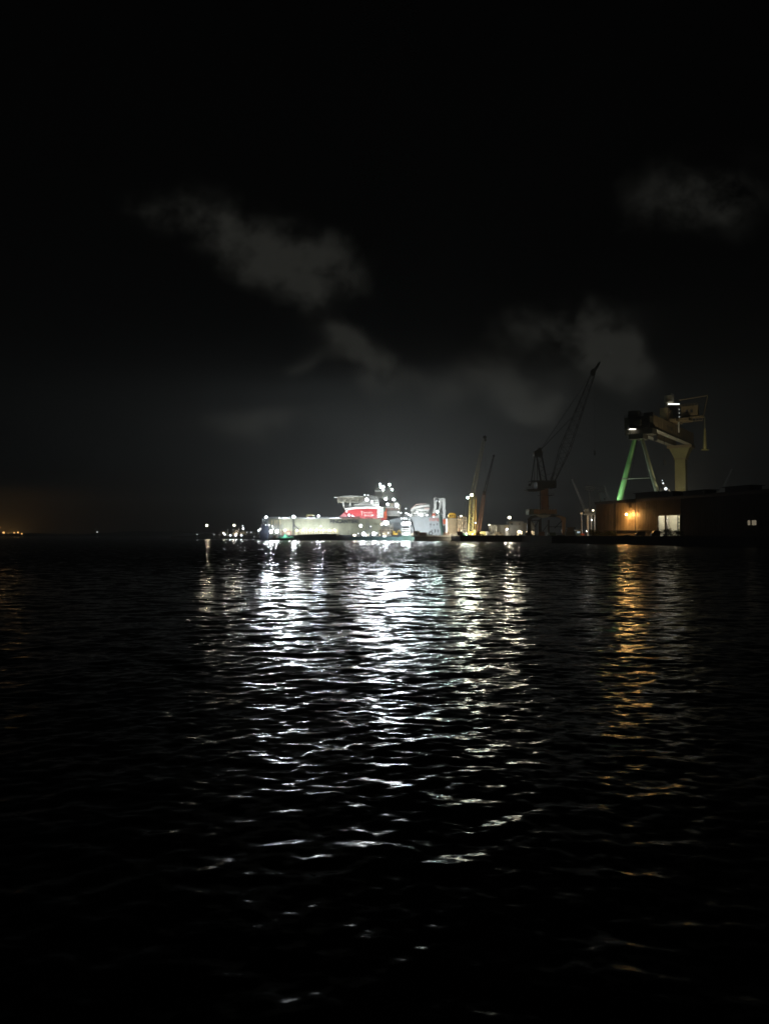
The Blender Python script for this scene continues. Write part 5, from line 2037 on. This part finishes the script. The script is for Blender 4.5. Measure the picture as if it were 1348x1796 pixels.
LG = (Bp - A).length
for n0 in (3.4, -5.6):
    m = MB()
    gbox(m, 4, LG + 4, n0, n0 + 2.2, zbot, ztop)
    for s in np.arange(6, LG + 3, 4.2):
        gbox(m, s, s + .25, n0 - .08, n0 + 2.28, zbot + .1, ztop - .1)
    m.build('girder', GIRD, ga)
    m = MB()
    gbox(m, 3.6, LG + 4.2, n0 - .5, n0 + 2.7, zbot - .35, zbot)
    m.build('girder_flange', PALE_FL, ga)
m = MB()
for k_, (s, w_) in enumerate(((27, 1.2), (31, 1.0), (34, 1.4))):
    gbox(m, s, s + w_, 5.62, 5.72, zbot + 2.2, ztop - 2)
    gbox(m, s + w_ + .3, s + w_ + .8, 5.62, 5.72, zbot + 3.2, ztop - 2.6)
m.build('girder_marking', M_DARK, ga)
m = MB()
gbox(m, -1.5, 5.5, -5.4, 6.6, zbot - 3.0, zbot - .4)
gbox(m, -4.0, 4.0, -3.2, 3.2, zbot - 5.2, zbot - 3.0)
gbox(m, -2.0, 3.8, -5.6, 5.6, zbot - .4, ztop - 1.2)
gbox(m, -3.0, 1.5, -3.5, 1.0, ztop - 1.2, ztop + 1.4)
gbox(m, 1.8, 3.6, 2.0, 6.0, ztop - 1.2, ztop + .9)
gbox(m, -3.6, -2.0, -4.0, 2.0, zbot + 1.0, zbot + 3.4)
m.build('leg_head', mat('dark_olive_head', (0.085, 0.075, 0.05), .6, 0, .25, .3), ga)
m = MB()
m.rail(gp(-1.9, 5.5, ztop - 1.2), gp(3.6, 5.5, ztop - 1.2), 1.1, 6, .1)
m.rail(gp(-1.9, -5.5, ztop - 1.2), gp(-1.9, 5.5, ztop - 1.2), 1.1, 8, .1)
for n0 in (5.6, -5.6):
    m.rail(gp(5, n0, ztop), gp(LG + 3, n0, ztop), 1.1, 36, .1)
m.build('railing', DARKCR, ga)
q = at(1108.5, 753.2, 329)
m = MB()
m.box((q.x - 1.7, q.y - 1.2, q.z + .25), (q.x + 1.7, q.y + 1.2, q.z + 2.2))
m.build('operator_cab', DARKCR, ga)
m = MB().box((q.x - 1.3, q.y - .9, q.z), (q.x + 1.3, q.y + .9, q.z + .24))
m.build('cab_lamp', emat('cab_lamp_light', (1.0, .97, .85), 3.2), ga)
# raking legs
zleg = zbot - 4.6
for sgn, mt_ in ((-1, GREENLEG), (1, GREENLEG)):
    pt, pb = gp(0, sgn * 1.5, zleg), gp(0, sgn * 12.6, GZ + 1.2)
    m = MB().tube(pb, pt, 1.6 if sgn < 0 else 1.15, .95 if sgn < 0 else .75, 16)
    m.build('leg', mt_ if sgn < 0 else mat('pale_olive_leg_paint', (0.24, 0.25, 0.15), .5, 0, .12, .3), ga)
    m = MB()
    gbox(m, -1.4, 1.4, sgn * 12.6 - 4.5, sgn * 12.6 + 4.5, GZ, GZ + 1.4)
    m.build('bogie', DARKCR, ga)
kx = .42
pa, pb_ = gp(0, -1.5, zleg).lerp(gp(0, -12.6, GZ + 1.2), kx), gp(0, 1.5, zleg).lerp(gp(0, 12.6, GZ + 1.2), kx)
m = MB().tube(pa, pb_, .22, .22, 8)
m.ball(pa, (1.4, 1.4, .8), 2)
m.build('cross_tie', mat('pale_olive_tie', (0.30, 0.30, 0.2), .6), ga)
m = MB()
for n0 in (-.5, .6):
    m.tube(gp(.5, n0, zleg), gp(.5, n0 * 9, zleg - 22), .12, .12, 5)
m.build('ladder_stay', DARKCR, ga)
# fixed leg: square column with flared capital
zc0, zc1, zc2 = zat(806, 392), zat(786.5, 392), zat(783.0, 392)
sB = LG
m = MB()
gbox(m, sB - 2.3, sB + 2.3, -2.6, 2.6, GZ, zc0)
m.build('column', OLIVE, ga)
m = MB()
v0 = [gp(s, n, zc0 + .5) for s, n in ((sB - 2.5, -2.8), (sB + 2.5, -2.8), (sB + 2.5, 2.8), (sB - 2.5, 2.8))]
v1 = [gp(s, n, zc1) for s, n in ((sB - 3.4, -5.2), (sB + 3.4, -5.2), (sB + 3.4, 5.2), (sB - 3.4, 5.2))]
m.add(v0 + v1, [(0, 3, 2, 1), (4, 5, 6, 7), (0, 1, 5, 4), (1, 2, 6, 5), (2, 3, 7, 6), (3, 0, 4, 7)])
m.build('capital', OLIVE, ga)
m = MB()
gbox(m, sB - 2.9, sB + 2.9, -3.3, 3.3, zc0, zc0 + .5)
gbox(m, sB - 3.8, sB + 3.8, -6.2, 6.2, zc1, zbot - .35)
m.rail(gp(sB - 3.8, 6.2, zc1), gp(sB + 3.8, 6.2, zc1), 1.0, 4, .1)
m.build('column_collar', GIRD, ga)
# trolley with house, roof crane and maintenance jib reaching out along the rail direction
sT = 36.0
m = MB()
gbox(m, sT - 5, sT + 9, -6.6, 8.6, ztop + .4, ztop + 1.6)
gbox(m, sT - 6.5, sT - 3.5, 1.6, 5.4, ztop + 1.6, ztop + 6.8)
gbox(m, sT - 2.6, sT + .6, 3.0, 5.8, ztop + 1.6, ztop + 6.0)
gbox(m, sT - 1.0, sT + 7.6, 4.0, 13.5, ztop + .9, ztop + 2.0)
m.build('trolley', GIRD, ga)
m = MB()
gbox(m, sT + 1.6, sT + 8, 2.4, 8.4, ztop + 2.0, ztop + 8.6)
m.build('trolley_house', mat('dark_mauve_house', (0.06, 0.055, 0.065), .6), ga)
m = MB()
gbox(m, sT + 1.2, sT + 8.4, 2.0, 8.8, ztop + 8.6, ztop + 9.0)
gbox(m, sT - 1.0, sT + 4.4, 2.2, 5.6, ztop + 10.6, ztop + 13.6)
gbox(m, sT + 0.5, sT + 1.2, 2.4, 3.2, ztop + 9, ztop + 10.6)
gbox(m, sT + 3.2, sT + 3.9, 2.4, 3.2, ztop + 9, ztop + 10.6)
m.rail(gp(sT - 1, 5.6, ztop + 13.6), gp(sT + 4.4, 5.6, ztop + 13.6), 1.0, 4, .09)
m.build('trolley_roof', PALE_FL, ga)
m = MB()
p0_, p1_ = gp(sT + 2.2, 3.4, ztop + 9.9), gp(sT + 2.2, 8.6, ztop + 9.3)
m.tube(p0_, p1_, .3, .3, 8)
m.build('strip_lamp', emat('strip_lamp_light', (.95, 1.0, .95), 2.6), ga)
for dz_ in (2.2, 4.0, 5.8):
    m = MB().ball(gp(sT + 1.2, 8.7, ztop + dz_ + .8), .36, 1)
    m.build('marker_lamp', emat('marker_lamp_light', (.95, 1.0, .9), .35), ga)
m = MB()
gbox(m, sT + 1.1, sT + 1.7, 8.0, 8.8, ztop - 4.6, ztop + .9)
m.build('trolley_hanger', mat('pale_hanger_paint', (.6, .58, .5), .5), ga)
m = MB()
gbox(m, sT + 2.0, sT + 4.6, 9.4, 17.0, ztop + 3.2, ztop + 8.0)
gbox(m, sT + 1.4, sT + 5.2, 9.4, 19.4, ztop + 2.2, ztop + 2.7)
for n0 in np.arange(10, 19.5, 1.5):
    m.bar(gp(sT + 1.6, n0, ztop + 2.2), gp(sT + 1.6, n0, ztop + .4), .2)
m.bar(gp(sT + 1.6, 9.6, ztop + .4), gp(sT + 1.6, 19.2, ztop + .4), .3)
m.rail(gp(sT + 2.0, 9.4, ztop + 8.0), gp(sT + 2.0, 17, ztop + 8.0), 1.0, 5, .1)
m.bar(gp(sT + 4, 8.0, ztop + 11.5), gp(sT + 4, 21, ztop + 12.4), .4)
m.bar(gp(sT + 4, 21, ztop + 12.4), gp(sT + 4, 19, ztop + 2.7), .3)
m.build('maintenance_jib', GIRD, ga)
m = MB()
for n0 in (11.4, 13.6):
    gbox(m, sT + 1.9, sT + 1.98, n0, n0 + 1.1, ztop + 4.6, ztop + 6.2)
m.build('jib_opening', M_DARK, ga)
m = MB()
gtop = gp(sT + 4, 19.6, ztop + 2.4)
qz = zat(788, gtop.y)
p_ = gp(sT + 4, 19.6, qz)
m.tube(gtop, p_ + Vector((0, 0, 9)), .14, .14, 6)
m.tube(p_ + Vector((0, 0, 10)), p_, .45, .85, 10)
m.box((p_.x - 1.6, p_.y - .6, p_.z - .5), (p_.x + 1.6, p_.y + .6, p_.z))
m.build('hanging_grab', OLIVE, ga)
m = MB()
hp = at(1164.5, 806, 358)
m.tube((hp.x, hp.y, zbot), hp, .14, .14, 6)
m.box((hp.x - .6, hp.y - .5, hp.z - 2.6), (hp.x + .6, hp.y + .5, hp.z))
m.build('hoist_hook', DARKCR, ga)
m = MB()
hp2 = at(1149, 771, 345)
m.box((hp2.x - .7, hp2.y - .7, hp2.z - .5), (hp2.x + .7, hp2.y + .7, zbot - .3))
m.build('under_trolley', DARKCR, ga)

# lamp string behind the shed roof
rt = thing('stair_tower_lights', 'slanting row of glaring white lamps on a dark stair tower behind the shed roof', 'stair tower', (xat(1172, 322), 322, GZ))
m = MB()
m.bar((xat(1183, 322), 323, GZ), (xat(1183, 322), 323, zat(868, 322)), .5)
m.bar((xat(1160, 322), 323, GZ), (xat(1160, 322), 323, zat(846, 322)), .5)
m.bar(at(1159, 845, 322.6), at(1184, 874, 322.6), .5)
m.bar(at(1160, 855, 322.6), at(1183, 882, 322.6), .3)
m.build('stair_frame', DARKCR, rt)
for x, y, r, k in ((1162.4, 847.6, .4, .25), (1167.0, 857.2, .75, .6), (1172.2, 864.6, .6, .5), (1177.4, 871.0, .85, .7), (1161.0, 842.8, .22, .08)):
    flood(rt, at(x, y, 321.6), r, 'white', k * .02)
# unseen fill lamps added behind the shed to brighten the crane leg and column
rt2 = thing('fill_lamp', 'added unseen fill lamp stand behind the shed at the green crane leg', 'floodlight', (108, 336.5, GZ))
m = MB().tube((108, 336.5, GZ), (108, 336.5, 15.2), .15, .12, 8)
m.build('stand', M_DARK, rt2)
bulb(rt2, (108, 336.5, 15.6), .4, 'green', 4.0, 'lamp')
rt2 = thing('fill_lamp', 'added unseen fill lamp stand behind the shed at the square crane column', 'floodlight', (146, 372, GZ))
m = MB().tube((146, 372, GZ), (146, 372, 12), .15, .12, 8)
m.build('stand', M_DARK, rt2)
bulb(rt2, (146, 372, 12.5), .4, 'warm', 6.0, 'lamp')
# shallow dome lamp on the roof
p = at(1234.2, 861.2, 268)
root = thing('roof_vent_cowl', 'small pale ventilator cowl glinting on the shed roof', 'vent', (p.x, p.y, ZR + .45))
m = MB().tube((p.x, p.y, ZR + .45), (p.x, p.y, p.z - .2), .3, .3, 8)
m.build('pipe', M_STEEL, root)
m = MB().tube((p.x, p.y, p.z - .2), (p.x, p.y, p.z + .3), .75, .3, 12)
m.build('cap', M_STEEL, root)

rt2 = thing('fill_lamp', 'added unseen fill lamp on a tall stand behind the shed turned up at the crane girder', 'floodlight', (128, 318, GZ))
m = MB().tube((128, 318, GZ), (128, 318, ZR + 1.6), .12, .1, 8)
m.build('stand', M_DARK, rt2)
wash(rt2, (128, 318, ZR + 1.9), (130, 350, ztop - 3), 900, 'warm')  # added fill brightening girder and trolley
wash(rt2, (128.5, 318, ZR + 1.9), (150, 362, ztop + 6), 650, 'warm')
for q_, tgt, i_, t_ in ((gp(0, -12.6, 19.6) + Vector((-5.5, -9, 0)), gp(0, -9, 26), 560, 'green'), (gp(0, 12.6, 19.6) + Vector((-9, -5, 0)), gp(0, 6, 36), 80, 'white')):
    MB().tube((q_.x, q_.y, ZR + .4), (q_.x, q_.y, q_.z), .07, .05, 6).build('lamp_post', M_DARK, shed)
    wash(shed, q_, tgt, i_, t_)  # fill lamps added on the shed roof for the crane legs

# ================================================================== yard across the water to the west
N = 620.0
m = MB()
pts = [(300, 940.2), (330, 939.4), (345, 938.6), (352, 936.4), (358, 934.6), (364, 933.4), (369, 934.2), (374, 937.6), (390, 939.4), (420, 939.6), (470, 939.8), (470, 947), (300, 947)]
m.prism([at(x, y, N + 2) if y < 946 else Vector((xat(x, N + 2), N + 2, -1)) for x, y in pts], 60)
m.build('spit_of_land', mat('dark_earth', (.05, .05, .045), .9, 0, .3, .2), kind='structure')
mast(362.6, 921.6, N, 'single bright lamp mast on the dark mound west of the dock', zat(935, N), .95, 'warm', 1.0, beam=.3)
mast(410.6, 921.4, N, 'bright lamp mast in the middle of the far yard lights', 2.2, .95, 'warm', 1.0, beam=.3)
mast(425.6, 922.4, N, 'shorter lamp mast with upper lamp beside the white gangway', 2.2, .6, 'white', 1.0, beam=.2)
mast(426.4, 927.2, N - 4, 'low lamp mast directly below the upper lamp near the gangway', 2.2, .75, 'white', 1.0, beam=.25)
LOW = [(345.6, 937.4, .45, .5, 'lone low yard lamp on the shore below the mound'), (375.2, 937.8, .5, .5, 'low yard lamp just east of the dark mound'), (384.6, 938.0, .3, .35, 'tiny yard lamp between mound and sheds'),
       (394.2, 937.4, .75, .8, 'round low yard lamp beside the grey shed'), (404.0, 939.0, .9, .8, 'wide low yard lamp below the tall middle mast'), (413.4, 938.9, .95, .9, 'warm low yard lamp under the white gangway'),
       (423.2, 938.9, .9, .9, 'bright low yard lamp east of the gangway'), (399.2, 929.2, .35, .4, 'small lamp above the grey shed roof'), (408.8, 929.4, .35, .4, 'small lamp on the gangway top'),
       (446.0, 941.8, .7, .7, 'low lamp by the foot of the white knuckle crane'), (433.0, 933.6, .5, .6, 'first lamp of the jetty row'), (440.2, 933.4, .6, .6, 'wide middle lamp of the jetty row'), (447.2, 933.6, .4, .5, 'last lamp of the jetty row')]
for x, y, r, k, lab in LOW:
    mast(x, y, N - 8, lab, 1.0, r, 'white', 1.0, 'yard_lamp', 'yard lamp', 'low lamps along the far yard', 0.0, k * .14)
root = thing('jetty', 'low dark jetty carrying the yard lamps west of the dry dock', 'jetty', (xat(420, N), N - 10, 0))
m = MB()
m.box((xat(392, N - 14), N - 14, .4), (xat(458, N - 14), N - 6, 1.6))
m.build('deck', M_DARK, root)
for x in np.arange(394, 458, 7.0):
    m = MB().tube((xat(x, N - 14), N - 13.6, -1.5), (xat(x, N - 14), N - 13.6, .4), .35, .35, 8)
    m.build('pile', M_DARK, root)
root = thing('yard_shed', 'pale grey low shed beside the far yard lamps', 'shed', (xat(391, N), N + 4, 2.0))
m = MB()
m.pbox(385.4, 396.4, 932.4, 938.8, N, 8)
m.build('wall', M_STEEL, root)
m = MB()
m.pprism([(384.8, 932.4), (391, 930.6), (397, 932.4)], N - .3, 8.6)
m.build('roof', M_DARK, root)
m = MB().pbox(389, 392.4, 934.4, 938.8, N - .06, .1)
m.build('door', M_DARK, root)
root = thing('site_cabin', 'cream site cabin with a flat roof east of the white gangway', 'cabin', (xat(425, N), N + 3, 2.0))
m = MB()
m.pbox(419.5, 430.5, 932.6, 937.6, N - 1, 5)
m.build('wall', M_CREAM, root)
m = MB().pbox(419, 431, 931.8, 932.6, N - 1.4, 5.8)
m.build('roof', M_STEEL, root)
m = MB().pbox(421.4, 424.4, 934, 936, N - 1.06, .1)
m.build('window', M_GLASS, root)
root = thing('gangway', 'white braced gangway tower rising among the far yard lamps', 'gangway', (xat(414, N), N - 4, 1.6))
m = MB()
m.truss(at(408.6, 938.4, N - 5), at(420.2, 929.2, N - 5), (0, 0, 1.8), 6, .35, .25)
for x, y in ((409.4, 934.0), (413.2, 932), (417.6, 930.6)):
    m.bar(at(x, y, N - 5), at(x, 939.6, N - 5), .3)
m.bar(at(409.4, 934, N - 5), at(417.6, 938.8, N - 5), .28)
m.pbox(409.0, 418.6, 933.6, 934.4, N - 5.5, 2)
m.build('truss', mat('pinkish_white_steel', (.66, .58, .56), .5), root)
m = MB().rail(at(428, 934.6, N - 8), at(450, 934.6, N - 8), 1.1, 10, .1)
m.build('walkway', M_WHITE, root)
bulb(root, at(414, 936, N - 12), .3, 'warm', 4.0, 'deck_lamp')
bulb(root, at(392, 935, N - 12), .25, 'warm', 2.0, 'deck_lamp')

# ================================================================== far shore and its town lights
FS = 1400.0
m = MB()
rf = random.Random(9)
prof = []
for i in range(90):
    x = -1400 + i * 26
    px = 674 + x / FS * F
    h_ = 5.5 + 1.6 * math.sin(i * .37) + rf.uniform(-.7, .7)
    if 150 < px < 330:
        h_ += 3.4 * math.sin(math.pi * (px - 150) / 180)
    prof.append(Vector((x, FS, max(3.5, h_))))
m.prism(prof + [Vector((prof[-1].x, FS, -1)), Vector((prof[0].x, FS, -1))], 300)
m.build('far_shore', mat('dark_tree_shore', (.03, .035, .03), .9, 0, .3, .05), kind='structure')
for x, y, r, k, tint, lab in ((6.5, 934.2, 2.3, 1.0, 'sodium', 'largest orange town lamp at the far shore'), (25.0, 934.4, 1.7, .8, 'sodium', 'orange town lamp starting the close pair on the far shore'), (31.6, 934.0, 1.9, .9, 'sodium', 'brighter orange lamp of the close pair on the far shore'), (38.2, 936.2, 1.6, .8, 'sodium', 'low orange town lamp at the east end of the far row'), (.8, 925.4, .9, .25, 'sodium', 'faint high orange lamp above the far town row'), (14.5, 935.4, .9, .3, 'sodium', 'dim orange lamp beside the largest far town lamp'), (170.4, 933.2, 1.2, .35, 'white', 'lone white lamp on the far dark headland')):
    mast(x, y, FS - 30 if 'high' not in lab else FS + 40, lab, 1.0, r, tint, 1.0, 'street_lamp', 'street lamp', 'town lamps on the far shore', 0.0, k * .04)

for x, i_ in ((-14, 1.0), (22, 1.0)):  # unseen lamps added behind the ridge to make the town glow
    xw = xat(x, FS + 330)
    r_ = thing('town_glow_lamp', 'added orange glow lamp hidden behind the far shore ridge', 'floodlight', (xw, FS + 330, 0), 'added glow lamps behind the far ridge')
    MB().tube((xw, FS + 330, -1), (xw, FS + 330, .6), .4, .4, 8).build('pole', M_DARK, r_)
    bulb(r_, (xw, FS + 330, 1.8), 1.2, 'sodium', 22.0 * i_)

# ------------------------------------------------------------------ render settings
scene.render.engine = 'CYCLES'
scene.view_settings.view_transform = 'Standard'
scene.view_settings.look = 'None'
scene.view_settings.exposure = 0.0
scene.view_settings.gamma = 1.0
cy = scene.cycles
cy.max_bounces = 6
cy.diffuse_bounces = 1
cy.glossy_bounces = 2
cy.transmission_bounces = 2
cy.volume_bounces = 0
cy.sample_clamp_indirect = 10.0
cy.caustics_reflective = False
cy.caustics_refractive = False
cy.use_light_tree = True
cy.use_denoising = True
cy.use_adaptive_sampling = False
cy.adaptive_threshold = 0.01
